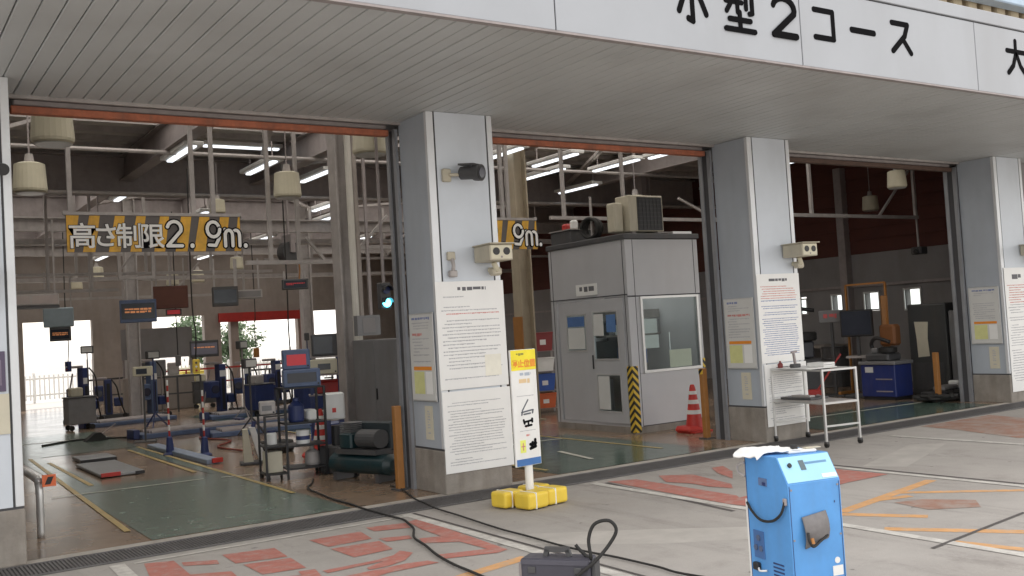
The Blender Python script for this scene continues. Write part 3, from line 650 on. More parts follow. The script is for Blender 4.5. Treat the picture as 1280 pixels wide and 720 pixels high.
# ------------------------------------------------------------------ lamps under the roof
def drum_lamp():
    t = T('pendant_lamp', '', 'lamp', (0, 0, 0))
    B().lathe([(.155, 0), (.215, .02), (.225, .05), (.20, .40), (.15, .42)]).out('lamp_shade', cream, t, smooth=False)
    B().cyl((0, 0, .42), (0, 0, .55), .07, .05).out('socket', steel_l, t); B().cyl((0, 0, .55), (0, 0, 1.5), .012, n=8).out('stem', steel, t)
    B().lathe([(.18, -.012), (.2, -.002)]).out('lens', mat('lamp_lens', (.5, .5, .48), .3), t)
    return t
LG = 'cream drum lamps under the hall roof'
first = None
for x, y, z, s, lb in ((-3.25, 2.5, 4.0, 1, 'big cream drum lamp by the top left corner of the left bay'), (-3.0, 6.0, 3.98, 1, 'drum lamp half hidden behind the leftmost pillar edge'), (.25, 4.7, 3.80, .9, 'cream drum lamp between the left bay sign and the tall white pipe'), (.45, 2.3, 4.02, 1, 'cream drum lamp tucked under the orange rail right of the pipe'),
    (8.4, 6.4, 3.85, 1, 'cream drum lamp behind the air conditioner on the booth'), (10.45, 1.7, 3.78, .75, 'bright cream drum lamp hanging high in the machinery bay'), (.9, 25.0, 3.75, .9, 'far cream drum lamp over the leftmost far doorway'), (.95, 22, 3.85, .9, 'far cream drum lamp right of its neighbour over the left doorway'),
    (-.1, 6.9, 3.85, .55, 'small cream lamp right above the height sign'), (3.9, 22, 3.70, .9, 'far drum lamp below the first digit of the height sign'), (3.5, 17, 3.70, .8, 'far drum lamp right of the left bay height sign'), (14.0, 4.9, 3.85, .8, 'dim drum lamp below the pipe frame of the machinery bay'), (2.6, 20, 3.5, .8, 'drum lamp deep in the hall behind the red display')):
    if first is None: first = drum_lamp(); o = first; o.location = (x, y, z); o['label'] = lb; o['group'] = LG
    else: o = dup(first, (x, y, z), 0, lb, LG)
    o.scale = (s,)*3
def tube_light():
    t = T('ceiling_light', '', 'lamp'); B().box(-.16, .16, -.75, .75, .03, .10, .01).out('housing', white, t)
    B().box(-.055, .055, -.72, .72, 0, .028, .01).out('diffuser', tube_m, t); B().box(-.01, .01, -.6, -.58, .1, .4).box(-.01, .01, .58, .6, .1, .4).out('hanger', steel, t)
    return t
FG = 'tube lights under the hall roof'; ft = None
for x, y, z, r, lb in ((-.48, 7.5, 4.9, 0, 'tube light beside the girder above the left bay sign'), (-.33, 12.4, 4.9, 0, 'tube light deep along the girder left of the height sign'), (1.24, 8.5, 4.9, 0, 'tube light right of the roof girder in the left bay'), (2.6, 9.2, 4.9, 0, 'tube light beyond the drum lamp in the left bay'),
    (5.0, 6.2, 4.9, 0, 'tube light just right of the camera pillar under the orange rail'), (6.4, 6.4, 4.9, 0, 'tube light second from the camera pillar'), (8.1, 6.6, 4.9, 0, 'tube light above the air conditioner'), (8.25, 5.0, 4.9, 0, 'tube light near the right end of the booth bay'), (7.2, 7.9, 4.9, 0, 'tube light behind the booth row of lights'), (11.9, 5.6, 4.9, 0, 'tube light high in the machinery bay'),
    (1.1, 9.1, 5.38, 1.571, 'long tube light lying across the roof, left one of the pair'), (2.75, 8.9, 5.38, 1.571, 'long tube light lying across the roof, right one of the pair'), (4.6, 13.5, 4.9, 0, 'tube light far back above the hanging monitors'), (9.4, 9.6, 4.9, 0, 'tube light far back beyond the booth')):
    if ft is None: ft = tube_light(); o = ft; o.location = (x, y, z); o.rotation_euler = (0, 0, r); o['label'] = lb; o['group'] = FG
    else: o = dup(ft, (x, y, z), r, lb, FG)

for x in (-2.6, 1.4, 4.6, 7.6):
    for y in (13.2, 15.0, 18.0, 20.3, 23.5): dup(ft, (x, y, 4.6), 0, 'added fill light, unseen far back under the hall roof beyond the cross beams', FG)  # extra tubes out of view behind the beams, added as fill light
for x, y in ((-3.6, 3.2), (-2.2, 3.0), (2.2, 2.2), (3.6, 2.2), (8.4, 2.2)): dup(ft, (x, y, 5.2), 0, 'added fill light hidden high behind the shutter rail', FG)  # unseen extra tubes, added to light the front of the hall
# ------------------------------------------------------------------ suspended pipe frames and cables
def pipe_frame(label, x0, x1, y, z, hang, diag, top=5.0, dep=.0):
    t = T('pipe_frame', label, 'pipe frame', ((x0+x1)/2, y, z), 0, 'suspended pipe frames'); c = (x0+x1)/2
    B().bar((x0-c, 0, 0), (x1-c, 0, .0), .06).out('rail', steel_l, t)
    for h_ in hang: B().bar((h_-c, 0, .0), (h_-c, 0, top-z), .055).out('hanger', steel_l, t)
    for a, b_ in diag: B().bar((a[0]-c, 0, a[1]-z), (b_[0]-c, 0, b_[1]-z), .04).out('brace', steel_l, t)
    return t
pipe_frame('pipe frame with slanting brace right of the left bay sign', -.32, 1.25, 5, 2.88, (.06, .50), (((.62, 3.25), (.93, 2.88)),))
pipe_frame('pipe frame high against the camera pillar side', 1.3, 2.2, 5, 3.1, (1.45, 2.1), (((1.5, 3.1), (2.0, 3.6)),))
pipe_frame('pipe frame with brace across the machinery bay', 9.0, 12.9, 3, 3.45, (9.69, 12.84), (((12.7, 4.4), (11.65, 3.45)),))
pipe_frame('pipe frame above the booth roof', 4.9, 9.4, 4.6, 3.55, (5.2, 6.55, 9.2), (((7.9, 3.95), (8.9, 3.55)),))
pipe_frame('pipe frame carrying the dark screen over the left lane', -1.02, -.38, 10, 3.05, (-1.0, -.4), (), 3.6)
pipe_frame('long thin pipe frame far across the left bay', -3.2, 3.0, 13, 3.35, (-2.6, -1.2, .2, 1.6), (((-.4, 3.35), (.3, 4.2)),))
pipe_frame('long pipe frame with braces deep behind the booth', 3.2, 12, 14, 3.7, (4.4, 6.4, 8.4, 10.4), (((6.4, 3.7), (7.2, 4.5)), ((8.4, 3.7), (9.2, 4.5))))
pipe_frame('thin pipe frame at the back of the left lane', -2.2, 4.5, 18, 3.1, (-1.8, 0, 2.0, 4.0), (((2.0, 3.1), (2.8, 4.0)),))
pipe_frame('low pipe frame near the pale hanging panel', -2.6, -.6, 12, 2.95, (-2.5, -1.9, -1.1), ())

# ------------------------------------------------------------------ hanging displays
def display(label, x, y, z, w_, h_, d_, body, face, hang=0, cat='display', top=3.6, line_=None, rz=-.25):
    t = T('hanging_display', label, cat, (x, y, z), rz, 'hanging lane displays')
    B().box(-w_/2, w_/2, 0, d_, 0, h_, .01).out('housing', body, t)
    B().box(-w_/2+.03, w_/2-.03, -.006, -.001, h_*.16, h_*.84).out('screen', face, t)
    if line_: text_marks(B(), -w_*.36, w_*.36, h_*.38, h_*.62, 2, lambda u, v, d: (u, -.007-d, v), 1, 3, .25).out('lit_text', line_, t)
    if hang:
        for s in (-1, 1): B().bar((s*w_*.4, d_/2, h_), (s*w_*.4, d_/2, hang-z), .03).out('hanger', steel_l, t)
    return t
display('blue framed screen with orange text over the left lane', -.70, 10, 2.22, .64, .42, .2, eq_blue2, screen, 3.05, line_=led_o)
display('small screen below the pale hanging panel at far left', -1.40, 14, 2.0, .42, .30, .12, darkgr, screen, 2.5, line_=led_o)
display('rust brown cabinet hanging beside the blue framed screen', .16, 11, 2.50, .66, .44, .3, mat('rust_cabinet', (.15, .06, .045), .7, 0, .2, 6), mat('rust_face', (.17, .07, .05), .7), 3.5)
display('thin red lit strip under the rust brown cabinet', .22, 11.05, 2.36, .30, .12, .1, darkgr, led_r)
display('red lit display hanging in front of a brown pier', 1.20, 7, 2.58, .44, .18, .12, darkgr, screen, 2.9, line_=led_r)
display('dark screen with pale top hung right of the rust cabinet', .62, 9, 2.42, .46, .36, .2, darkgr, screen, 3.3)
display('second dark screen with pale lid nearest the red display', 1.06, 9, 2.55, .5, .16, .3, steel_l, wall_gr, 3.3)
t = T('info_board', 'pale bluish panel hung above the small screen at far left', 'panel', (-1.42, 14, 2.3), -.2)
B().box(-.3, .3, 0, .1, 0, .42, .02).out('panel_face', mat('pale_blue_panel', (.33, .40, .44), .4), t); B().bar((-.25, .05, .42), (-.25, .05, 1.2), .03).out('hanger', steel_l, t); B().bar((.25, .05, .42), (.25, .05, 1.2), .03).out('hanger', steel_l, t)
t = T('strip_fixture', 'long grey double strip fixture hung by the leftmost pillar', 'lamp', (-2.55, 9, 2.5), .0)
B().box(-.5, .35, 0, .25, .05, .24, .01).out('housing', steel_l, t); B().box(-.5, .35, -.02, .3, 0, .045).out('tray', darkgr, t)
for xx in (-.45, .3): B().bar((xx, .1, .24), (xx, .1, 1.5), .03).out('hanger', steel_l, t)
B().box(-.48, -.1, -.006, -.001, .08, .21).box(-.07, .33, -.006, -.001, .08, .21).out('panel_face', mat('strip_face', (.42, .36, .34), .5), t)
t = T('signal_lamp', 'lane signal lamp glowing cyan inside the left bay by the pillar', 'signal', (.42, 2, 2.03))
B().box(-.07, .07, 0, .12, 0, .33, .01).out('housing', darkgr, t)
B().cyl((0, -.003, .08), (0, -.016, .08), .055, n=24).out('lit_lens', led_c, t); B().cyl((0, -.003, .24), (0, -.016, .24), .05, n=24).out('dark_lens', eq_blue, t)
B().bar((0, .06, .33), (0, .06, 3.4), .03).out('hanger', steel, t)
for zz in (.15, .30):
    B().prism([(.055*math.cos(a*.314), .055*math.sin(a*.314)) for a in range(11)]+[(.066*math.cos(a*.314), .066*math.sin(a*.314)) for a in range(10, -1, -1)], lambda u, v: (u, -.09, zz-.07+v), lambda u, v: (u, -.003, zz-.07+v)).out('visor', black, t)

# ------------------------------------------------------------------ control booth
booth = T('control_booth', 'grey panelled control booth with windows and sliding doors inside the middle bay', 'booth', (4.65, 2.4, 0))
W, D, HB = 1.50, 1.98, 3.0
B().box(.0, W, 0, D, .0, .10).out('plinth', conc_base, booth)
B().box(-.03, W+.03, -.03, D+.03, HB-.05, HB+.03, .008).out('roof', darkgr, booth)
fw_ = B()   # front wall (y=0) with window opening .24-1.41 x .90-2.05
fw_.box(.06, W, 0, .06, .10, .895); fw_.box(.06, W, 0, .06, 2.07, HB-.06); fw_.box(.06, .225, 0, .06, .9, 2.065); fw_.box(1.43, W, 0, .06, .9, 2.065)
fw_.out('front_wall', booth_m, booth)
B().box(.0, .14, -.008, -.001, 2.09, HB-.06).box(.0, .14, -.008, -.001, .1, 2.06).out('corner_panel', booth_m, booth)
B().box(-.004, W, -.010, -.001, 2.068, 2.085).box(.141, .15, -.010, -.001, .1, HB-.06).box(1.40, 1.41, -.004, -.001, 2.09, HB-.06).box(-.008, -.002, 0, D, 2.10, 2.115).box(0, W, -.004, -.001, .1, .112).box(-.006, -.001, .06, .07, .1, HB-.06).box(-.006, -.001, D-.08, D-.07, .1, HB-.06).out('panel_joint', groove, booth)
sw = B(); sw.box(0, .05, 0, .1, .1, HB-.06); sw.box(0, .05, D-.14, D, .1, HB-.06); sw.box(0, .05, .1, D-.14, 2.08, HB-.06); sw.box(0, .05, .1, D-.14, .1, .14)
sw.out('door_wall', booth_shaded, booth)
B().box(W-.05, W, .06, D, .1, HB-.06).box(.05, W-.05, D-.05, D, .1, HB-.06).out('back_wall', booth_m, booth)
B().box(.05, W-.05, .06, D-.05, .10, .12).out('inner_floor', midgr, booth)
f = B().box(.225, 1.43, -.03, .05, .90, .94).box(.225, 1.43, -.03, .05, 2.03, 2.065).box(.225, .265, -.03, .05, .94, 2.03).box(1.39, 1.43, -.03, .05, .94, 2.03).out('window', alu, booth)
B().box(.265, 1.39, .0, .006, .94, 2.03).out('pane', glass, f)
B().box(.80, .812, .015, .03, .94, 1.5).out('mullion', alu, f)
def leaf(y0, y1, xo, holes, label):
    b = B(); z0, z1 = .145, 2.07; zz = sorted({z0, z1}|{h for q in holes for h in q[2:]})
    for a, c in zip(zz, zz[1:]):
        hs = [q for q in holes if q[2] <= a+.001 and q[3] >= c-.001]
        if hs: b.box(xo, xo+.03, y0, hs[0][0], a, c); b.box(xo, xo+.03, hs[0][1], y1, a, c)
        else: b.box(xo, xo+.03, y0, y1, a, c)
    d_ = b.out('sliding_door', booth_shaded, booth, label)
    for q in holes:
        f = B().box(xo-.006, xo-.0005, q[0]-.025, q[1]+.025, q[2]-.025, q[2]).box(xo-.006, xo-.0005, q[0]-.025, q[1]+.025, q[3], q[3]+.025).box(xo-.006, xo-.0005, q[0]-.025, q[0], q[2], q[3]).box(xo-.006, xo-.0005, q[1], q[1]+.025, q[2], q[3]).out('door_window', alu, d_)
    for q in holes: B().box(xo+.01, xo+.016, q[0], q[1], q[2], q[3]).out('pane', glass, d_)
    return d_
dl = leaf(.93, 1.80, .012, [(1.10, 1.58, 1.28, 1.84)], 'left sliding door with one window')
dr = leaf(.11, .928, -.02, [(.27, .85, 1.14, 1.86), (.27, .82, .33, .88)], 'right sliding door with two windows')
B().box(-.036, -.021, .89, .915, .98, 1.2, .004).out('handle', black, dr)
B().box(-.014, -.011, 1.12, 1.56, 1.29, 1.64).out('taped_paper', cream_pap, dl) if False else None
B().box(.002, .0075, 1.12, 1.56, 1.30, 1.64).out('taped_paper', paper2, dl); B().box(.002, .0075, 1.12, 1.56, 1.66, 1.82).out('poster', mat('poster_blue', (.08, .16, .36), .5), dl)
B().box(-.027, -.0215, .60, .84, 1.50, 1.84).out('taped_paper', paper2, dr); B().box(-.027, -.0215, .53, .81, .35, .87).out('taped_paper', paper2, dr)
B().box(-.027, -.0215, .30, .52, 1.55, 1.82).out('poster', mat('poster_mixed', (.10, .2, .42), .5), dr)
t = B().box(-.012, -.002, .72, 1.26, 2.15, 2.33).out('name_plate', white, booth)
text_marks(B(), -1.2, -.78, 2.19, 2.29, 1, lambda u, v, d: (-.012-d, -u, v), 1, 8, .05).out('print', ink, t)
B().box(-.016, .095, -.020, -.012, .02, 1.02).box(-.020, -.0125, -.02, .10, .02, 1.02).out('edge_guard', hazard, booth)
B().box(1.435, 1.5, -.018, -.002, .9, 1.05).out('edge_guard', hazard, booth)
B().box(.4, 1.1, .6, 1.4, HB-.09, HB-.06).out('ceiling_lamp', mat('booth_lamp', (1, .97, .92), .4, emis=1.6), booth)
# papers taped inside, desk, shelf
for x0, x1, z0, z1, m_ in ((.28, .56, 1.50, 1.72, paper2), (.29, .58, 1.27, 1.47, paper2), (.78, 1.24, .95, 1.22, cream_pap)):
    B().box(x0, x1, .010, .013, z0, z1).out('taped_paper', m_, booth)
B().box(.26, .75, .5, 1.0, .80, .84).box(.28, .32, .52, .56, .12, .8).out('desk', wall_bg, booth)
B().box(.26, 1.42, .9, 1.2, 1.46, 1.49).box(.26, 1.42, .9, 1.2, 1.74, 1.88).out('shelf', wall_bg, booth)
for k, (xx, m_, hh) in enumerate(((.34, midgr, .2), (.47, paper2, .16), (.58, eq_blue, .22), (.72, beige, .14), (.86, darkgr, .2), (1.22, cream, .17), (1.33, midgr, .22))): B().box(xx, xx+.10, .92, 1.14, 1.492, 1.492+hh, .006).out('binder', m_, booth)
B().box(.30, .80, 1.3, 1.36, 1.0, 1.4).box(.95, 1.4, 1.7, 1.74, 1.2, 2.2).out('inner_panel', darkgr, booth); B().box(.9, 1.3, 1.1, 1.6, .12, 1.25, .02).out('locker', wall_bg, booth)
B().box(1.0, 1.12, .92, 1.1, 1.5, 1.62, .02).out('red_box', red, booth); B().box(.40, .70, .55, .85, .85, 1.3, .03).out('blue_monitor', eq_blue2, booth); B().box(.36, .62, .3, .6, 1.0, 1.3, .05).out('blue_jacket', mat('jacket_blue', (.08, .14, .36), .8), booth)
# air conditioner and clutter on the booth roof
ac = T('air_conditioner', 'beige outdoor air conditioner unit on the booth roof', 'air conditioner', (4.98, 2.62, HB+.03))
B().box(0, .70, .0, .34, .06, .63, .012).out('casing', beige, ac)
B().box(.16, .67, -.008, -.001, .08, .60).out('grille_recess', black, ac)
b = B()
for k in range(8): b.box(.17, .66, -.014, -.009, .10+k*.065, .104+k*.065)
for k in range(7): b.box(.19+k*.075, .193+k*.075, -.014, -.0095, .085, .595)
b.out('grille', darkgr, ac); B().box(.05, .13, .02, .32, 0, .06).box(.57, .65, .02, .32, 0, .06).out('foot', steel, ac)
B().box(-.22, -.04, .1, .30, .06, .52, .02).out('side_box', beige, ac)
t = T('roof_tray', 'pale aluminium strip lying on the booth roof right of the air conditioner', 'tray', (5.75, 2.5, HB+.03)); B().box(0, .40, 0, .12, .0, .05).out('tray', alu, t); B().box(-.3, 0, .02, .1, .03, .045).out('lip', steel_l, t)
t = T('hose_coil', 'black coiled hose standing on the booth roof left of the air conditioner', 'hose', (4.80, 3.35, HB+.03), .3)
b = B()
for k in range(4):
    r_ = .155-.008*(k % 2); b.tube([(.05*k-.08, r_*math.cos(a*math.pi/8), .19+r_*math.sin(a*math.pi/8)) for a in range(17)], .024, 8, 2)
b.out('coil', rubber, t, smooth=True); B().box(-.12, .14, -.2, .2, 0, .02).out('stand', darkgr, t); B().bar((.0, 0, .02), (.0, 0, .7), .03).out('stand_post', steel_l, t)
t = T('roof_crate', 'dark crate on the far left of the booth roof', 'crate', (4.85, 4.0, HB+.03)); B().box(-.15, .3, -.2, .35, .0, .22, .01).out('crate_body', darkgr, t); B().box(-.17, .32, -.22, .37, .22, .235).out('lid', steel_l, t); B().box(0, .12, -.1, .02, .235, .40, .03).out('white_can', white, t); B().box(.0, .15, .1, .25, .235, .36, .03).out('red_can', red, t)

# ------------------------------------------------------------------ cones
def cone():
    t = T('traffic_cone', '', 'cone'); B().box(-.19, .19, -.19, .19, 0, .03, .01).out('base', cone_red, t)
    B().lathe([(.155, .03), (.135, .06), (.115, .18), (.043, .66), (.03, .70), (.018, .705)]).out('cone_body', cone_red, t, smooth=False)
    for z0, z1 in ((.27, .33), (.42, .48), (.56, .61)):
        r = lambda z: .117-(z-.18)*.15+.003
        B().lathe([(r(z0), z0), (r(z1), z1)], n=24).out('white_band', white, t)
    return t
c = cone(); c.location = (5.28, 1.80, 0); c['label'] = 'red traffic cone with white bands against the booth front'; c['group'] = 'red and white traffic cones'
B().box(-.24, .05, -.15, .2, .0, .10, .04).out('weight_ring', cone_red, c)
dup(c, (.45, 4.4, 0), 0, 'red traffic cone with white bands behind the black rack', 'red and white traffic cones')

# ------------------------------------------------------------------ posts by the gates
def gate_post(x, y, h_, label):
    t = T('guard_post', label, 'post', (x, y, 0), 0, 'orange guard posts'); B().box(-.04, .04, -.04, .04, 0, h_, .006).out('post', orange, t); B().box(-.08, .08, -.08, .08, -.001, .015).out('base_plate', darkgr, t); return t
gate_post(-.14, .78, .92, 'orange guard post beside the teal compressor'); gate_post(4.79, 1.05, .98, 'orange guard post right of the booth cone'); gate_post(10.45, 1.2, .85, 'orange guard post beside the tall dark grey machine')
B().box(-.043, -.0405, -.04, .04, .9, .97).out('hazard_band', hazard, [o for o in COL.objects if o.name.startswith('guard_post')][1])
t = T('guard_rail', 'low silver hoop guard with orange reflector at the left bay edge', 'guard rail', (-3.70, 1.22, 0))
B().tube([(0, 0, 0), (0, 0, .40), (.0, .06, .50), (0, .2, .53), (0, 2.2, .53), (0, 2.34, .5), (0, 2.4, .4), (0, 2.4, 0)], .035, 10).out('hoop', alu, t, smooth=True)
B().box(.02, .14, -.05, -.035, .47, .58).out('reflector', mat('reflector_orange', (.85, .18, .06), .4), t); B().prism([(.04, .49), (.09, .49), (.12, .56), (.07, .56)], lambda u, v: (u, -.053, v), lambda u, v: (u, -.0505, v)).out('reflector_mark', black, t)

# ------------------------------------------------------------------ standing sign with yellow weights
t = T('standing_sign', 'tall narrow white sign with yellow head on yellow weights by the pillar', 'sign', (.27, -1.16, 0), R_(8))
B().box(-.165, .165, -.012, .012, .37, 1.49, .004).out('board', white, t)
B().box(-.155, .155, -.0155, -.0125, .375, .44).out('blue_band', mat('sign_blue', (.05, .16, .42), .5), t)
B().box(-.16, .16, -.0155, -.0125, 1.29, 1.485).out('yellow_head', mat('sign_yellow', (.85, .72, .03), .5), t)
fnt('停止位置', .078, org_ink, t, Matrix.Translation((0, -.0165, 1.325)) @ RX, 'lettering', .003, .0006)
fx = lambda u, v, d: (u, -.0155-d, v)
text_marks(B(), -.09, .10, 1.425, 1.455, 1, fx, 1, 4, .2).out('print', mat('olive_print', (.30, .28, .05), .6), t)
fx = lambda u, v, d: (u, -.012-d, v)
text_marks(B(), -.06, .09, 1.225, 1.265, 1, fx, 1, 12, .1).out('print', mat('grey_blue_print', (.40, .45, .52), .6), t)
text_marks(B(), -.07, .08, 1.155, 1.205, 1, fx, 1, 13, .1).out('print', mat('tan_print', (.70, .52, .30), .6), t)
text_marks(B(), -.02, .05, 1.09, 1.115, 1, fx, 1, 14, .1).out('print', mat('pale_blue_print', (.28, .42, .62), .6), t)
text_marks(B(), -.11, .11, 1.035, 1.045, 1, fx, 1, 15, .1).out('print', ink_l, t)
text_marks(B(), -.11, .11, .70, .71, 1, fx, 1, 16, .1).out('print', ink_l, t); text_marks(B(), -.02, .03, .73, .76, 1, fx, 1, 17, .1).out('print', red_ink, t); text_marks(B(), -.02, .03, .645, .67, 1, fx, 1, 18, .1).out('print', red_ink, t)
strokes(B(), [[(-.05, .90), (.03, 1.0)], [(-.06, .885), (.08, .90)], [(-.06, .86), (-.05, .89)], [(.08, .87), (.09, .90)], [(-.03, .865), (.05, .87)]], fx, .014, .002).out('pictogram', mat('picto_grey', (.10, .11, .13), .6), t)
strokes(B(), [[(-.03, .79), (.07, .80)], [(.02, .79), (.02, .75)], [(-.02, .75), (.06, .755)], [(-.04, .81), (-.03, .775)], [(.07, .815), (.07, .785)]], fx, .02, .002).out('pictogram', black_let, t)
B().box(-.10, -.03, -.0155, -.0125, .50, .62).out('pictogram', mat('picto_lime', (.78, .82, .18), .6), t); strokes(B(), [[(-.065, .525), (-.065, .59)], [(-.085, .56), (-.045, .56)]], lambda u, v, d: (u, -.0155-d, v), .01, .002).out('pictogram', red_ink, t)
strokes(B(), [[(.03, .53), (.10, .545)], [(.05, .545), (.06, .585)], [(.09, .545), (.095, .61)], [(.03, .57), (.1, .575)]], fx, .03, .002).out('pictogram', black_let, t)
B().cyl((0, .0, .0), (0, 0, .37), .04, n=18).out('pole', white, t)
for x, y in ((-.20, .10), (.16, .12), (-.13, -.16), (.14, -.14)):
    wv = B().box(x-.13, x+.13, y-.11, y+.11, .004, .155, .028, seg=3).out('weight', yellow, t)
    B().box(x-.045, x-.03, y-.113, y+.113, .003, .158, .004).out('strap', white, wv)
# ------------------------------------------------------------------ trolley
t = T('tool_trolley', 'white tube framed trolley with two shelves in front of the pillar', 'trolley', (5.18, -.54, 0), R_(-9))
Lx, Ly = .27, .48
for sx in (-1, 1):
    for sy in (-1, 1):
        b = B().bar((sx*Lx, sy*Ly, .07), (sx*Lx, sy*Ly, .965), .026).out('leg', alu, t)
        c = B().box(sx*Lx-.02, sx*Lx+.02, sy*Ly-.03, sy*Ly+.03, .045, .075, .005).out('caster', darkgr, t); B().cyl((sx*Lx-.014, sy*Ly, .035), (sx*Lx+.014, sy*Ly, .035), .035, n=18).out('wheel', rubber, c)
b = B()
for z in (.95, .54):
    for sy in (-1, 1): b.bar((-Lx, sy*Ly, z), (Lx, sy*Ly, z), .024)
    for sx in (-1, 1): b.bar((sx*Lx, -Ly, z), (sx*Lx, Ly, z), .024)
for sy in (-1, 1): b.bar((-Lx, sy*Ly, .26), (Lx, sy*Ly, .26), .022)
b.out('rail', alu, t)
B().box(-Lx+.015, Lx-.015, -Ly+.3, Ly-.015, .955, .967).out('top_shelf', white, t); B().box(-Lx+.015, Lx-.015, -Ly+.015, Ly-.015, .545, .557).out('lower_shelf', steel_l, t)
def trk(x, y): a = R_(-9); return (5.18+x*math.cos(a)-y*math.sin(a), -.54+x*math.sin(a)+y*math.cos(a))
tr = t
t = T('bench_vice', 'small grey clamp tool standing on the trolley top', 'tool', (*trk(-.1, .20), .968)); B().box(-.07, .07, -.04, .04, 0, .05, .01).out('base', darkgr, t); B().cyl((.0, 0, .05), (-.02, 0, .2), .018).out('stem', steel, t); B().bar((-.06, 0, .2), (.04, 0, .21), .025).out('head', steel, t)
t = T('tool_case', 'white flat box on the trolley top', 'box', (*trk(.12, .0), .968)); B().box(-.1, .12, -.16, .12, 0, .055, .008).out('case_body', white, t); B().box(-.1, .12, -.163, -.1605, .025, .03).out('seam', groove, t)
t = T('red_bottle', 'tiny dark red bottle on the trolley top corner', 'bottle', (*trk(-.18, .40), .968)); B().lathe([(.03, 0), (.035, .01), (.035, .05), (.012, .07), (.012, .09)]).out('bottle_body', mat('dark_red', (.2, .03, .03), .4), t)
t = T('tray_tools', 'dark flat tray on the trolley lower shelf', 'tray', (*trk(0, .1), .558)); B().box(-.2, .15, -.2, .3, 0, .03, .006).out('tray', darkgr, t); B().box(-.1, 0, -.1, .2, .03, .05).out('spanner_roll', steel_l, t)

# ------------------------------------------------------------------ blue test machine
t = T('exhaust_tester', 'bright blue upright test machine with grey pouch and white towel on top', 'machine', (-.8, -5.33, 0), R_(-12))
W, D, Z1, Z2, SL = .36, .40, .73, .875, .09
prof = [(0, .07), (0, Z1), (SL, Z2), (D, Z2), (D, .07)]
B().prism(prof, lambda y, z: (0, y, z), lambda y, z: (W, y, z)).out('cabinet', blue_m, t)
n_ = Vector((0, -(Z2-Z1), SL)).normalized()
def on_panel(u, v, d): return Vector((u, SL*v, Z1+(Z2-Z1)*v)) + n_*d
B().prism([(.006, .05), (W-.006, .05), (W-.006, .97), (.006, .97)], lambda u, v: on_panel(u, v, .004), lambda u, v: on_panel(u, v, .0005)).out('control_panel', blue_p, t)
pn = kids(t)[-1]
text_marks(B(), .17, .32, .55, .72, 1, lambda u, v, d: on_panel(u, v, .004+d), 1, 3, .3).out('print', mat('panel_print', (.12, .25, .42), .5), pn)
B().prism([(.13, .45), (.165, .45), (.165, .8), (.13, .8)], lambda u, v: on_panel(u, v, .007), lambda u, v: on_panel(u, v, .0045)).out('display_window', mat('panel_lcd', (.10, .14, .16), .3), pn)
B().prism([(.06+.012*math.cos(a*.63), .65+.08*math.sin(a*.63)) for a in range(10)], lambda u, v: on_panel(u, v, .016), lambda u, v: on_panel(u, v, .0045)).out('knob', black, pn)
B().prism([(.25, .10), (.35, .10), (.35, .24), (.25, .24)], lambda u, v: on_panel(u, v, .006), lambda u, v: on_panel(u, v, .0045)).out('label_sticker', white, pn)
b = B()
for k in range(4): b.box(.02+k*.09, .05+k*.09, .02, .06, .0, .07)
for x, y in ((.04, .06), (W-.04, .06), (.04, D-.06), (W-.04, D-.06)):
    B().cyl((x-.015, y, .035), (x+.015, y, .035), .035, n=18).out('wheel', rubber, t)
b.bm.free()
B().box(.01, W-.01, .01, D-.01, .05, .069).out('skirt', darkgr, t)
B().box(W*.5, W-.02, -.004, -.0005, .28, .34).out('label_sticker', white, t) if False else None
B().box(W-.09, W-.02, -.003, -.0005, .19, .245).out('label_sticker', white, t); B().cyl((W-.055, -.0005, .275), (W-.055, -.003, .275), .018, n=18).out('label_sticker', white, t)
B().box(W-.05, W-.045, -.003, -.0005, .60, .612).out('rivet', eq_blue, t)
for x, z in ((.02, .70), (W-.02, .70), (.02, .12), (W-.02, .12), (.02, .42), (W-.02, .42)): B().cyl((x, -.0005, z), (x, -.004, z), .006, n=10).out('screw', steel, t)
B().box(.008, .0105, -.0025, -.0005, .09, .72).box(W-.0105, W-.008, -.0025, -.0005, .09, .72).box(.0108, W-.0108, -.0025, -.0005, .09, .0925).out('panel_seam', eq_blue, t)
for k in range(7): B().box(-.003, -.0005, .08, .18, .13+k*.022, .138+k*.022).out('vent_slot', eq_blue, t)
B().box(-.003, -.0005, .395, .3975, .08, .86).box(-.003, -.0005, .02, .394, .10, .1025).out('panel_seam', eq_blue, t)
B().box(-.03, .015, -.004, -.0045, .1, .11).bm.free()
# side hose and sockets (left side, x=0)
B().tube([(-.012, .02, .635), (-.022, .05, .565), (-.026, .13, .515), (-.026, .24, .505), (-.022, .33, .545), (-.012, .385, .585)], .008, 8).out('hose', rubber, t, smooth=True)
B().box(-.018, -.0005, .010, .035, .615, .655, .004).out('hose_clip', steel, t)
f = B().box(-.006, -.0005, .19, .27, .70, .745, .002).out('socket_plate', mat('socket_greyblue', (.12, .18, .33), .5), t); B().box(-.012, -.0065, .20, .225, .705, .722).out('socket', eq_blue, f)
f = B().box(-.006, -.0005, .255, .355, .27, .43, .002).out('connector_plate', mat('connector_blue', (.06, .15, .36), .5), t)
for yy, zz in ((.30, .39), (.28, .33), (.33, .33)): B().cyl((-.0065, yy, zz), (-.014, yy, zz), .017, n=16).out('connector', eq_blue2, f)
B().box(-.03, -.0005, .30, .35, .20, .245, .006).out('outlet', black, t); B().tube([(-.02, .30, .215), (-.04, .26, .21), (-.02, .22, .215)], .006).out('outlet_tube', white, t, smooth=True)
B().tube([(-.012, D-.01, .74), (-.03, D+.03, .76), (-.03, D+.035, .80), (-.012, D-.01, .82)], .008).out('rear_handle', steel_l, t, smooth=True)
B().box(.0, .01, D+.001, D+.02, .08, .60).out('rear_strip', white, t)
mach = t
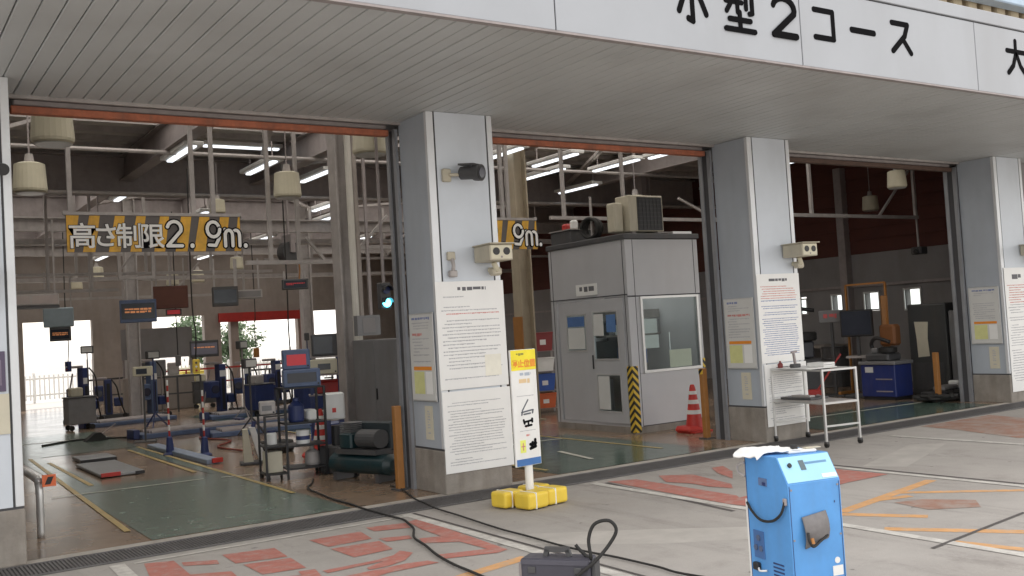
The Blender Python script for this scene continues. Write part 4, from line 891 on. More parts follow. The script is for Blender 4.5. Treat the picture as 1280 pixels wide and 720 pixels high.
def mw(x, y, z): a = R_(-12); return (-.8+x*math.cos(a)-y*math.sin(a), -5.33+x*math.sin(a)+y*math.cos(a), z)
# towel: crumpled sheet over the rear left of the top
def cloth(name, m_, parent, fn, nx=26, ny=22, th=.006, seed=1):
    bm = bmesh.new(); V = [[bm.verts.new(fn(i/nx, j/ny)) for j in range(ny+1)] for i in range(nx+1)]
    for i in range(nx):
        for j in range(ny): bm.faces.new((V[i][j], V[i+1][j], V[i+1][j+1], V[i][j+1]))
    bmesh.ops.recalc_face_normals(bm, faces=bm.faces)
    bmesh.ops.solidify(bm, geom=bm.faces[:], thickness=th)
    me = bpy.data.meshes.new(name); bm.to_mesh(me); bm.free(); me.materials.append(m_)
    for p in me.polygons: p.use_smooth = True
    o_ = bpy.data.objects.new(name, me); COL.objects.link(o_)
    if parent: o_.parent = parent
    return o_
from mathutils import noise
def towel(u, v):
    x = -.075+.30*u+.02*math.sin(v*7); y = .17+.26*v+.03*math.sin(u*5)
    z = Z2+.020+.018*abs(noise.noise((u*3, v*3, 2)))+.006*noise.noise((u*9, v*8, 5))
    if x < 0: z -= min(.03, (-x)*.5)
    return (x, y, z)
o = cloth('white_towel', cloth_w, None, towel); o.location = (-.8, -5.33, 0); o.rotation_euler = (0, 0, R_(-12)); tag(o, 'white crumpled towel lying on top of the blue machine', 'towel')
t = T('probe_gun', 'white and black hand probe lying on the blue machine top', 'probe', mw(.20, .17, Z2+.001), R_(-20))
B().box(-.06, .12, -.03, .05, 0, .018, .006).out('probe_body', white, t); B().cyl((.0, .02, .018), (.0, .02, .045), .022, n=14).out('dial', black, t); B().box(.06, .16, -.01, .03, .0185, .026, .003).out('grip', beige, t)
def pouch(u, v):
    x = .075+.165*u+.012*v; z = .545-.155*v+.022*u-.025*(v*(1-u)); sag = math.sin(math.pi*v)
    return (x, -.010-.035*sag*(.5+.5*math.sin(math.pi*u))-.008*abs(noise.noise((u*5, v*5, 1))), z)
o = cloth('grey_pouch', cloth_g, mach, pouch, 14, 14, .008); o['label'] = 'worn grey cloth pouch hung on the front'
B().tube([(.09, -.035, .46), (.085, -.05, .42), (.11, -.05, .385), (.17, -.035, .405), (.235, -.02, .43)], .008, 8).out('pouch_edge', rubber, mach, smooth=True)
B().cyl((.105, -.055, .40), (.105, -.045, .43), .012, n=10).out('pouch_toggle', orange, mach)

# ------------------------------------------------------------------ black carrying case with cable
t = T('carrying_case', 'dark grey carrying case with handle and looping cable on the pavement', 'case', (-1.70, -3.93, 0), math.atan2(-.36, .26))
B().box(.0, .45, -.0, .17, .0, .262, .014, seg=2).out('case_body', mat('case_grey', (.062, .06, .078), .5, 0, .12, 6), t)
B().box(.004, .446, -.006, -.0005, .225, .258, .004).out('lid_rim', mat('case_rim', (.085, .083, .105), .5), t)
b = B(); b.bar((.14, .085, .262), (.155, .085, .305), .03); b.bar((.30, .085, .262), (.285, .085, .305), .03); b.bar((.14, .085, .305), (.30, .085, .305), .03); b.out('handle', darkgr, t)
B().box(.05, .10, -.010, -.001, .175, .215, .003).out('latch', darkgr, t); B().box(.35, .40, -.010, -.001, .175, .215, .003).out('latch', darkgr, t)
B().box(-.025, -.001, .03, .14, 0, .23, .004).out('side_bracket', steel, t); B().box(.451, .475, .03, .14, 0, .25, .004).out('side_bracket', darkgr, t)
B().tube([(.34, .09, .335), (.37, .09, .30), (.42, .08, .262), (.45, .04, .27), (.44, .05, .38), (.48, .06, .47), (.57, .07, .49), (.61, .08, .43), (.56, .06, .34), (.48, .0, .25), (.40, -.03, .19), (.33, -.03, .12), (.30, -.03, .02)], .011, 9).out('looped_cable', rubber, t, smooth=True)
# cables across the ground
C1 = [(-.5, 2.4), (-.84, 1.73), (-.93, .8), (-.95, .28), (-.98, -.35), (-.99, -.88), (-1.1, -1.35), (-1.29, -1.75), (-1.47, -2.4), (-1.57, -3.11), (-1.6, -3.7)]
o = B().tube([(x+random.uniform(-.015, .015), y+random.uniform(-.02, .02), .013) for x, y in sum([[p, ((p[0]+q[0])/2, (p[1]+q[1])/2)] for p, q in zip(C1, C1[1:])], [])], .0105, 8).out('power_cable', rubber, None, smooth=True); tag(o, 'black cable snaking from the rack over the red marking', 'cable', 'black cables on the ground')
C2 = [(-.1, 1.1), (-.15, .78), (-.36, .01), (-.49, -.65), (-.58, -1.6), (-.63, -2.43), (-.63, -3.22), (-.58, -3.75), (-.59, -4.17), (-.5, -4.8)]
o = B().tube([(x+random.uniform(-.012, .012), y, .012) for x, y in sum([[p, ((p[0]+q[0])/2, (p[1]+q[1])/2)] for p, q in zip(C2, C2[1:])], [])], .0085, 8).out('power_cable', rubber, None, smooth=True); tag(o, 'black cable running straight from the compressor behind the grey case', 'cable', 'black cables on the ground')
# ------------------------------------------------------------------ rack with devices, compressor, cabinet
t = T('wire_rack', 'black open rack of two heights loaded with gear beside the compressor', 'rack', (-.38, 2.95, 0), R_(-8))
for x in (-.26, .24):
    for y in (-.2, .2): B().bar((x, y, 0), (x, y, 1.12), .028).out('post', black, t)
b = B()
for z in (.10, .38, .66, 1.10): b.box(-.26, .24, -.2, .2, z, z+.022)
b.out('shelf', black, t)
for x in (-.52,):
    for y in (-.2, .2): B().bar((x, y, 0), (x, y, .80), .026).out('post', black, t)
B().box(-.53, -.262, -.2, .2, .40, .42).out('low_shelf', black, t); B().box(-.53, -.262, -.2, .2, .06, .08).out('low_shelf', black, t); B().box(-.53, -.262, .19, .21, .78, .80).out('top_rail', black, t); B().box(-.53, -.262, -.21, -.19, .78, .80).out('top_rail', black, t)
for y in (-.2, .2):
    for x in (-.5, .2): B().cyl((x-.015, y, .03), (x+.015, y, .03), .03, n=14).out('caster', rubber, t)
def rk(x, y, z): a = R_(-8); return (-.38+x*math.cos(a)-y*math.sin(a), 2.95+x*math.sin(a)+y*math.cos(a), z)
def device(name, label, cat, loc, w_, d_, h_, body, face, fm, rz=-.3):
    t = T(name, label, cat, loc, rz); B().box(-w_/2, w_/2, -d_/2, d_/2, 0, h_, .012).out('housing', body, t)
    B().box(-w_/2+face[0], w_/2-face[1], -d_/2-.006, -d_/2-.001, h_*face[2], h_*face[3]).out('screen', fm, t)
    B().cyl((w_/2-.03, -d_/2-.001, h_*.15), (w_/2-.03, -d_/2-.012, h_*.15), .012, n=12).out('knob', black, t)
    return t
device('tester_console', 'pale blue console with dark face on top of the black rack', 'console', rk(0, -.02, 1.123), .46, .34, .22, eq_blue2, (.05, .05, .25, .8), screen)
device('small_monitor', 'blue monitor with red lit screen stacked on the pale blue console', 'monitor', rk(-.04, .05, 1.344), .34, .26, .25, eq_blue2, (.05, .05, .2, .75), led_r)
device('rack_box', 'grey rounded box left of the red lit monitor', 'box', rk(-.42, .1, .803), .20, .24, .16, steel_l, (.03, .05, .3, .7), midgr)
t = T('tool_boxes', 'blue and white canister on the middle shelf of the black rack', 'canister', rk(-.08, .0, .683)); B().lathe([(.09, 0), (.1, .02), (.1, .2), (.04, .26), (.04, .3)]).out('canister_body', eq_blue, t); B().box(.12, .24, -.1, .1, 0, .14, .02).out('carton', white, t)
t = T('paint_can', 'white round can on the lower shelf of the black rack', 'can', rk(-.02, -.04, .403)); B().lathe([(.08, 0), (.085, .01), (.085, .16), (.08, .17)]).out('can_body', white, t); B().lathe([(.0865, .05), (.0865, .10)]).out('can_label', eq_blue, t)
t = T('grey_jug', 'grey jug on the bottom shelf of the black rack', 'jug', rk(.1, 0, .123)); B().lathe([(.09, 0), (.1, .03), (.09, .16), (.03, .2), (.03, .24)]).out('jug_body', steel_l, t)
t = T('white_pack', 'pale carton on the lowest deck of the short rack half', 'carton', rk(-.4, 0, .083)); B().box(-.1, .09, -.1, .1, 0, .26, .006).out('carton_body', cream_pap, t); B().box(-.02, .02, -.102, .102, .26, .263).out('tape', beige, t)
t = T('bottle_pair', 'white plastic jar on the middle deck of the short rack half', 'jar', rk(-.4, .02, .423)); B().lathe([(.06, 0), (.065, .01), (.065, .13), (.05, .15)]).out('jar_body', white, t); B().lathe([(.052, .151), (.052, .18)]).out('lid', eq_blue, t)
# stacked gear behind the rack
device('red_cased_monitor', 'dark red edged monitor standing behind the black rack', 'monitor', (.74, 4.75, 1.46), .42, .3, .32, darkgr, (.03, .12, .1, .9), screen, -.35)
t = T('gear_stand', 'steel stand on blue legs behind the black rack', 'stand', (.70, 4.75, 0), -.35)
for x in (-.2, .2):
    for y in (-.15, .15): B().bar((x, y, 0), (x, y, 1.44), .035).out('leg', eq_blue, t)
B().box(-.24, .24, -.18, .18, 1.435, 1.459).box(-.24, .24, -.18, .18, 1.17, 1.19).box(-.24, .24, -.18, .18, .88, .90).out('shelf', steel, t)
device('cream_meter', 'cream meter box with dark dial window behind the rack', 'meter', (.66, 4.72, 1.192), .42, .3, .22, cream, (.14, .1, .3, .7), screen, -.35)
t = T('red_toolbox', 'red toolbox beside the cream meter box', 'toolbox', (.78, 4.8, .902), -.35); B().box(-.18, .2, -.12, .12, 0, .17, .015).out('box_body', red, t); B().box(-.19, .21, -.13, .13, .171, .20, .01).out('lid', red, t); B().bar((-.06, 0, .225), (.08, 0, .225), .02).out('handle', black, t)
t = T('white_tester', 'white box tester on blue legs right of the rack', 'tester', (.24, 3.4, 0), -.3); B().box(-.12, .14, -.1, .1, .62, .98, .02).out('housing', white, t); B().box(-.03, .02, -.106, -.101, .72, .78).out('badge', cone_red, t)
for x in (-.08, .1): B().box(x-.03, x+.03, -.04, .04, 0, .62).out('leg', eq_blue, t)
t = T('air_compressor', 'teal green air compressor with motor on its tank by the pillar', 'compressor', (-.12, 1.75, 0), R_(108)); t.scale = (1, 1, .84)
B().cyl((-.46, 0, .25), (.46, 0, .25), .145, n=28).cyl((-.52, 0, .25), (-.46, 0, .25), .08, .145, n=28).cyl((.46, 0, .25), (.52, 0, .25), .145, .08, n=28).out('tank', teal, t)
B().box(-.35, .35, -.13, .13, .39, .46).out('deck', darkgr, t)
B().cyl((-.32, 0, .60), (0, 0, .60), .13, n=20).out('motor', darkgr, t); B().box(.08, .30, -.11, .11, .46, .68, .02).out('pump', teal, t)
b = B()
for k in range(6): b.box(.09, .29, -.09, .09, .69+k*.025, .70+k*.025)
b.out('cylinder_fins', midgr, t); B().cyl((.19, -.15, .62), (.19, -.13, .62), .18, n=24).out('flywheel', black, t); B().box(-.36, .36, -.22, -.125, .42, .82, .02).out('belt_guard', mat('guard_dark', (.03, .04, .045), .5), t)
for x in (-.36, .36): B().box(x-.03, x+.03, -.14, .14, .02, .13).out('foot', darkgr, t); B().cyl((x, -.16, .06), (x, -.20, .06), .06, n=18).out('wheel', rubber, t)
t = T('machine_clutter', 'dark motor unit with hoses on the floor behind the orange post', 'motor', (.0, 2.75, 0), .4); B().box(-.15, .2, -.15, .2, 0, .35, .02).out('motor_body', darkgr, t); B().cyl((.0, 0, .35), (0, 0, .6), .08).out('filter', black, t); B().tube([(.1, .0, .5), (.25, -.1, .6), (.3, -.25, .3), (.2, -.3, .02)], .02).out('hose', rubber, t, smooth=True)
t = T('control_cabinet', 'tall dark grey steel cabinet behind the teal compressor', 'cabinet', (.75, 2.42, 0)); B().box(0, .5, 0, 1.32, .06, 1.66, .008).out('cabinet_body', midgr, t)
B().box(-.008, -.001, .02, .655, .08, 1.64, .002).out('door', midgr, t); B().box(-.008, -.001, .665, 1.30, .08, 1.64, .002).out('door', midgr, t); t.scale = (1, 1.06, 1); B().box(.02, .48, .02, 1.30, 0, .06).out('plinth', black, t); B().box(-.02, -.009, .60, .63, .85, 1.0).out('handle', black, t)
t = T('junction_box', 'grey junction boxes on the column above the dark grey cabinet', 'electrical box', (.80, 3.5, 0)); B().box(-.1, .25, 0, .12, 1.72, 2.0).out('box_body', midgr, t); B().box(-.02, .17, -.004, -.001, 1.76, 1.96).out('cover', wall_gr, t); B().bar((.0, .06, 2.0), (.0, .06, 5.4), .05).out('conduit', wall_bg, t); B().bar((.14, .06, 2.0), (.14, .06, 5.4), .04).out('conduit', steel, t)
t = T('leaning_board', 'white folded board leaning on a dark base left of the rack', 'board', (-.42, 4.75, 0), -.25); B().prism([(-.15, .04), (.02, .04), (.16, .09), (.12, .09)], lambda u, v: (u, -.1, v), lambda u, v: (u, .1, v)).bm.free(); B().box(-.20, .22, -.14, .14, 0, .04, .01).out('base', darkgr, t)
B().prism([(-.15, .04), (-.02, .04), (-.08, .50), (-.15, .50)], lambda u, v: (u, -.08, v), lambda u, v: (u, .08, v)).out('left_sheet', cream_pap, t); B().prism([(.06, .05), (.16, .05), (.02, .52), (-.06, .52)], lambda u, v: (u, -.1, v), lambda u, v: (u, .08, v)).out('right_sheet', white, t); B().cyl((.0, 0, .52), (.02, 0, .60), .03).out('knob', eq_blue, t)
# striped poles
pole_m = striped_mat('pole_stripes', (.55, .06, .06), (.70, .68, .66), 0.0, 0)
def cone_pole(label, x, y, h_):
    t = T('striped_pole', label, 'pole', (x, y, 0), 0, 'red and white poles on the lane edge')
    B().lathe([(.11, 0), (.11, .02), (.065, .05), (.045, .28), (.02, .30)], n=18).out('base', eq_blue, t)
    for k in range(int((h_-.3)/.09)): B().cyl((0, 0, .3+k*.09), (0, 0, .3+k*.09+.0895), .016, n=10).out('band', red if k % 2 == 0 else white, t)
cone_pole('red and white pole with blue cone foot, left of the two', -.93, 7.3, 1.24); cone_pole('red and white pole with dark foot, right of the two', -.58, 6.6, 1.06)
# lane plates and rail
t = T('turn_plate', 'grey steel plate on the lane with orange end markers', 'plate', (-2.05, 6.1, 0)); B().box(-.33, .24, -.85, 1.0, .01, .05, .008).out('plate', mat('plate_steel', (.28, .29, .30), .4, .3, .12, 6, grime=.3), t); B().box(-.33, -.08, -.89, -.853, .02, .07).out('end_marker', cone_red, t); B().box(.12, .24, -.88, -.853, .01, .05).out('end_marker', black, t)
t = T('turn_plate', 'smaller grey plate with a dark edge beyond the big lane plate', 'plate', (-1.95, 8.0, 0)); B().box(-.28, .26, -.45, .25, .01, .06, .008).out('plate', MC['plate_steel'], t); B().box(-.28, .26, -.47, -.452, .005, .05).out('edge', black, t)
t = T('floor_rail', 'long pale blue rail box on the floor by the striped poles', 'rail', (-.82, 7.1, 0)); B().box(-.10, .10, -1.75, 1.75, .0, .07, .01).out('rail_box', mat('rail_blue', (.26, .32, .42), .5, 0, .1, 4, grime=.2), t); B().box(-.03, .12, -1.80, -1.755, .02, .085).out('reflector', cone_red, t)

# ------------------------------------------------------------------ testers deep in the hall
def lane_tester(label, x, y, rz, c1, h_=1.3):
    t = T('headlight_tester', label, 'tester', (x, y, 0), rz, 'blue lane testers deep in the hall')
    B().box(-.5, .5, -.12, .12, .0, .10, .01).out('rail_base', darkgr, t); B().box(-.07, .11, -.12, .12, .1, h_, .015).out('column', c1, t); B().box(-.34, -.1, -.16, .2, .45, .85, .02).out('optic_box', c1, t)
    B().box(.14, .36, -.14, .14, .30, .52, .02).out('motor_box', eq_blue, t); B().cyl((-.22, -.165, .65), (-.22, -.19, .65), .10, n=20).out('lens', MC['lens_glass'], t); B().bar((.3, 0, .1), (.3, 0, 1.15), .03).out('stand_pipe', steel, t)
    B().tube([(.1, -.13, h_), (.22, -.22, h_*.8), (.28, -.18, .5), (.4, -.1, .1)], .018).out('cable', rubber, t, smooth=True)
    B().box(-.06, .10, -.128, -.121, .95, 1.1).out('gauge_plate', white, t) if h_ > 1.1 else None
    B().bar((-.45, .1, .1), (-.2, .1, h_*.9), .03).out('brace', steel, t); B().box(-.02, .06, -.126, -.121, .15, .9).out('slot', black, t)
    for s in (-.4, .4): B().cyl((s, -.1, .06), (s, -.14, .06), .06, n=16).out('wheel', rubber, t)
    B().box(-.3, .0, -.05, .18, h_, h_+.06, .01).out('top_plate', steel, t)
    return t
lane_tester('blue tester with square column in front of the leftmost far doorway', -.35, 17.6, .4, eq_blue, 1.35); lane_tester('blue tester with open frame right of the leftmost far doorway', .35, 18.2, -.2, eq_blue, 1.0); lane_tester('blue post tester under a monitor near the tree doorway', 2.35, 15.2, .2, eq_blue, 1.25)
lane_tester('blue tester below the red lintel', 3.3, 16.0, -.3, eq_blue, 1.2); lane_tester('pale blue slim tester left of the grey console bank', 1.15, 17.0, .3, eq_blue2, 1.4); lane_tester('blue tester far behind the black rack', 4.6, 17.5, .2, eq_blue, 1.2)
display('monitor with orange lines on a blue post by the tree doorway', 1.95, 15.0, 1.45, .66, .40, .2, darkgr, scr_b, 0, 'monitor', line_=led_o)
t = T('console_bank', 'grey console bank with white board above in mid hall', 'console', (1.95, 19.6, 0), -.2)
B().box(-.9, 1.0, 0, .5, 0, .95, .02).out('desk_body', wall_bg, t); B().box(-.9, 1.0, .3, .5, 1.45, 2.3).out('white_board', wall_gr, t); B().box(-.65, -.2, .1, .4, .96, 1.35, .02).out('monitor', darkgr, t); B().box(-.1, .25, .1, .4, .96, 1.4, .02).out('monitor', midgr, t); B().box(.3, .6, .1, .4, .96, 1.3, .02).out('printer', steel_l, t)
for x in (-.85, .95): B().bar((x, .4, 0), (x, .4, 2.3), .06).out('post', steel, t)
t = T('white_locker', 'tall cream locker beside the leftmost far doorway', 'locker', (1.55, 20.5, 0), -.2); B().box(-.3, .25, 0, .5, 0, 2.2, .01).out('locker_body', cream, t); B().box(-.27, -.03, -.008, -.001, .08, 2.15).box(0, .22, -.008, -.001, .08, 2.15).out('door', white, t); B().box(-.08, -.05, -.02, -.009, 1.0, 1.15).out('handle', darkgr, t)
def bed(label, x, y, rz, L=1.5):
    t = T('roller_bed', label, 'roller bed', (x, y, 0), rz, 'low blue roller beds on the floor')
    B().box(-L, L, -.35, .35, 0, .09, .012).out('bed_frame', eq_blue2, t)
    for k in range(4): B().cyl((-L+.2, -.24+k*.16, .10), (L-.2, -.24+k*.16, .10), .045, n=12).out('roller', steel, t)
    B().box(-L-.12, -L, -.2, .2, 0, .18, .01).out('end_box', eq_blue, t)
bed('low blue roller bed nearest the striped poles', .9, 11.2, .1); bed('low blue roller bed behind the white leaning board', 1.9, 9.6, -.1); bed('low blue roller bed far behind the black rack', 3.1, 11.5, .05); bed('low dark blue bed in front of the console bank', .3, 15.6, .15, 1.0); bed('low blue roller bed furthest along the lane', 3.2, 14.2, .0)
t = T('safety_rail', 'red brown safety railing across the tree doorway', 'railing', (4.3, 24.8, 0))
B().bar((-1.2, 0, .95), (4.2, 0, .95), .06).out('top_bar', red, t); B().bar((-1.2, 0, .5), (4.2, 0, .5), .05).out('mid_bar', red, t)
for k in range(6): B().bar((-1.2+k*1.08, 0, 0), (-1.2+k*1.08, 0, .95), .05).out('upright', red, t)

# more gear standing and hanging deep in the hall
t = T('meter_stand', 'small cream meter on a thin dark stand left of the striped poles', 'meter', (-.62, 10.2, 0), -.3); B().bar((0, 0, .02), (0, 0, 1.22), .035).out('stand_pipe', darkgr, t); B().box(-.2, .2, -.2, .2, 0, .02).out('foot', darkgr, t); B().box(-.17, .17, -.12, .12, 1.22, 1.40, .015).out('housing', cream, t); B().box(-.11, .08, -.126, -.121, 1.26, 1.36).out('screen', screen, t)
def railing(label, x, y, rz, n, L, m_=darkgr):
    t = T('hand_railing', label, 'railing', (x, y, 0), rz, 'dark hand railings between the lanes')
    B().bar((0, 0, .95), (L, 0, .95), .05).out('top_bar', m_, t); B().bar((0, 0, .5), (L, 0, .5), .04).out('mid_bar', m_, t)
    for k in range(n): B().bar((L*k/(n-1), 0, 0), (L*k/(n-1), 0, .95), .045).out('upright', m_, t)
railing('dark hand railing before the leftmost far doorway', .2, 20.5, .1, 5, 2.2); railing('dark hand railing in front of the grey console bank', .9, 18.2, -.1, 4, 1.8); railing('dark hand railing below the red lintel', 4.2, 18.6, .05, 5, 2.6)
def trolley_box(label, x, y, rz, c1, c2):
    t = T('tool_cart', label, 'cart', (x, y, 0), rz, 'tool carts deep in the hall')
    B().box(-.3, .3, -.2, .2, .14, .72, .015).out('cart_body', c1, t); B().box(-.32, .32, -.22, .22, .721, .75, .01).out('cart_top', darkgr, t); B().box(-.22, .05, -.14, .12, .751, .95, .02).out('instrument', c2, t); B().bar((.34, -.18, .7), (.34, .18, .7), .03).out('handle', steel, t)
    for k in range(3): B().box(-.27, .27, -.206, -.201, .18+k*.18, .33+k*.18).out('drawer', c1, t)
    for xx in (-.22, .22):
        for yy in (-.14, .14): B().cyl((xx, yy-.02, .06), (xx, yy+.02, .06), .06, n=14).out('wheel', rubber, t)
trolley_box('blue tool cart between the blue testers near the tree doorway', 2.9, 14.0, .4, eq_blue, steel_l); trolley_box('dark tool cart with pale instrument beside the grey console bank', 3.0, 18.8, -.2, darkgr, cream); trolley_box('blue tool cart behind the cream meter box', 3.6, 12.6, .2, eq_blue, white); trolley_box('grey tool cart far left behind the lane plates', -.9, 15.0, .1, midgr, beige)
def reel(label, x, y, z):
    t = T('hose_reel', label, 'hose reel', (x, y, z), .3, 'hose reels hung from the roof'); B().cyl((0, -.09, 0), (0, .09, 0), .2, n=24).out('drum', darkgr, t); B().box(-.05, .05, -.13, .13, 0, .32).out('bracket', steel, t); B().bar((0, 0, .32), (0, 0, 4.9-z), .035).out('hanger', steel, t); B().tube([(.2, 0, 0), (.22, 0, -.3), (.2, .02, -.6)], .015).out('hose_end', orange, t, smooth=True)
reel('hose reel hanging behind the pipe frame right of the left bay sign', 1.5, 8, 3.3); reel('hose reel hanging deep behind the booth roof', 7.0, 10, 3.7); reel('hose reel over the machinery bay behind the dim drum lamp', 13.0, 7, 3.3)
def tray(label, x0, x1, y, z):
    t = T('cable_tray', label, 'cable tray', (x0, y, z), 0, 'cable trays across the hall'); B().box(0, x1-x0, 0, .03, 0, .1).box(0, x1-x0, .3, .33, 0, .1).box(0, x1-x0, .03, .3, 0, .012).out('tray', steel_l, t)
    B().tube([(0, .16, .03), ((x1-x0)*.5, .14, .035), (x1-x0, .18, .03)], .025).out('cable_run', rubber, t)
    for k in range(6): B().bar((.3+(x1-x0-.6)*k/5, .165, .1), (.3+(x1-x0-.6)*k/5, .165, 5.4-z), .02).out('hanger', steel, t)
tray('cable tray running across the hall above the hanging screens', -4.8, 14, 12.2, 3.9); tray('cable tray running across the hall at the far end', -4.8, 14, 18.8, 3.6)
def cylnd(label, x, y): t = T('gas_cylinder', label, 'gas cylinder', (x, y, 0), 0, 'gas cylinders by the hall column'); B().lathe([(.11, 0), (.115, .02), (.115, 1.1), (.08, 1.22), (.035, 1.26), (.035, 1.32)]).out('cylinder_body', mat('cylinder_green', (.03, .07, .05), .5), t); B().cyl((0, 0, 1.32), (0, 0, 1.4), .02).out('valve', steel, t)
cylnd('dark green gas cylinder beside the beige column', 5.6, 6.6)
t = T('hose_pile', 'tangle of black hoses on the floor in front of the tall grey machine', 'hoses', (10.6, 1.15, 0))
for k in range(5):
    rr_ = random.Random(k); B().tube([(rr_.uniform(-.5, .6), rr_.uniform(-.35, .35), .02+.05*rr_.random()+.02*k) for _ in range(9)], .028, 8, 6).out('hose', rubber, t, smooth=True)
t = T('black_tool_tray', 'low black tray on the floor beside the blue cabinet', 'tray', (11.0, 1.4, 0), .1); B().box(-.5, .5, -.22, .22, 0, .16, .02).out('tray', black, t); B().box(-.3, .2, -.12, .1, .161, .24, .02).out('rag', cloth_g, t); B().box(.25, .4, -.1, .1, .161, .30, .02).out('white_tin', white, t)
def pendant(label, x, y, z, m_):
    t = T('control_pendant', label, 'control pendant', (x, y, z), x, 'control pendants hung over the lanes'); B().box(-.06, .06, -.05, .05, 0, .24, .012).out('handset', m_, t)
    for k in range(3): B().cyl((0, -.051, .05+k*.065), (0, -.06, .05+k*.065), .018, n=12).out('button', (red, white, darkgr)[k], t)
    B().tube([(0, 0, .24), (.02, .01, .7), (-.02, 0, 1.3), (0, 0, 4.8-z)], .012, 7).out('cable', rubber, t, smooth=True)
pendant('yellow control pendant over the striped poles', -.2, 8.2, 1.25, yellow); pendant('dark control pendant by the white testers behind the rack', 1.2, 7.4, 1.3, darkgr); pendant('grey control pendant in front of the console bank', 1.0, 13.8, 1.3, midgr); pendant('orange control pendant near the red lintel', 3.4, 15.5, 1.35, orange); pendant('blue control pendant over the far left tester', -.9, 16.2, 1.3, eq_blue)
def stand(label, x, y, h_, m_):
    t = T('lamp_stand', label, 'stand', (x, y, 0), .3*x, 'thin work lamp stands in the lanes')
    for k in range(3): B().bar((0, 0, .35), (.28*math.cos(2.09*k), .28*math.sin(2.09*k), .02), .025).out('leg', m_, t)
    B().bar((0, 0, .3), (0, 0, h_), .028).out('stand_pipe', m_, t); B().box(-.14, .14, -.06, .06, h_, h_+.18, .015).out('lamp_head', darkgr, t); B().box(-.11, .11, -.066, -.061, h_+.03, h_+.15).out('lamp_glass', paper2, t)
stand('tall dark lamp stand before the leftmost far doorway', -.55, 15.8, 1.7, darkgr); stand('blue lamp stand beside the blue framed screen', .25, 13.0, 1.5, eq_blue); stand('grey lamp stand near the monitor on the blue post', 2.0, 12.4, 1.6, steel); stand('dark lamp stand left of the black rack', 1.0, 9.0, 1.25, darkgr); stand('blue lamp stand far right below the red lintel', 4.0, 13.6, 1.7, eq_blue)
o = B().tube([(-.3, 5.4, .02), (.0, 6.2, .02), (-.1, 7.5, .02), (.4, 8.4, .02), (.2, 9.6, .02), (.9, 10.2, .02)], .016, 8).out('air_hose', mat('hose_red', (.25, .05, .03), .6), None, smooth=True); tag(o, 'dull red hose lying on the floor behind the leaning board', 'hose')
o = B().tube([(-2.2, 11.5, .02), (-1.4, 12.0, .02), (-.6, 11.4, .02), (-.2, 12.6, .02), (.5, 12.4, .02)], .016, 8).out('floor_cable', rubber, None, smooth=True); tag(o, 'dark cable lying across the green lane beyond the plates', 'cable')
t = T('wheel_chock', 'small dark wedge on the floor left of the striped poles', 'wedge', (-1.25, 11.6, 0)); B().prism([(-.2, 0), (.25, 0), (.1, .16), (.0, .16)], lambda u, v: (u, -.12, v), lambda u, v: (u, .12, v)).out('wedge', rubber, t); B().bar((.1, 0, .1), (.4, 0, .3), .02).out('handle', steel, t)
t = T('spare_tyre', 'black tyre lying on the floor behind the short rack half', 'tyre', (.3, 5.9, 0)); B().lathe([(.17, 0), (.28, .01), (.31, .08), (.28, .17), (.17, .18)], n=28).out('tread', rubber, t, smooth=True); B().lathe([(.165, .03), (.165, .15)], n=24).out('rim', steel, t)
t = T('stacked_crates', 'blue plastic crate beside the grey stand behind the rack', 'crate', (1.35, 6.2, 0), .3); B().box(-.25, .25, -.18, .18, 0, .3, .01).out('crate_body', MC.get('bin_blue') or mat('bin_blue', (.03, .10, .42), .5), t); B().box(-.26, .26, -.19, .19, .30, .33, .006).out('rim', eq_blue, t); B().box(-.1, .1, -.186, -.181, .18, .24).out('grip_slot', black, t)
# tools left of the booth
t = T('tool_shelf', 'steel shelf rack seen between the standing sign and the booth', 'shelf', (6.25, 7.1, 0), -.3)
for x in (-.3, .3):
    for y in (-.15, .15): B().bar((x, y, 0), (x, y, 1.25), .035).out('post', steel_l, t)
B().box(-.32, .32, -.17, .17, .08, .10).box(-.32, .32, -.17, .17, .42, .44).box(-.32, .32, -.17, .17, .80, .82).box(-.32, .32, -.17, .17, 1.2, 1.22).out('shelf_board', steel, t)
def bin_(label, z, m_, h_, dx=0.): t = T('storage_bin', label, 'bin', (6.25+dx, 7.05, z), -.3, 'coloured bins on the shelf by the booth'); B().prism([(-.18, 0), (.18, 0), (.22, h_), (-.22, h_)], lambda u, v: (u, -.16, v), lambda u, v: (u, .14, v)).out('bin_body', m_, t); B().box(-.235, .235, -.175, .155, h_, h_+.025, .006).out('rim', m_, t); B().box(-.06, .06, -.168, -.162, h_*.35, h_*.65).out('bin_label', white, t)
bin_('blue bin on the middle shelf left of the booth', .44, mat('bin_blue', (.03, .10, .42), .5), .30); bin_('orange red bin on the bottom shelf left of the booth', .10, mat('bin_orange', (.60, .12, .03), .5), .26); bin_('dark red bin on top of the shelf left of the booth', 1.22, mat('bin_red', (.25, .03, .03), .5), .34); bin_('white bin on the upper shelf left of the booth', .82, white, .24)

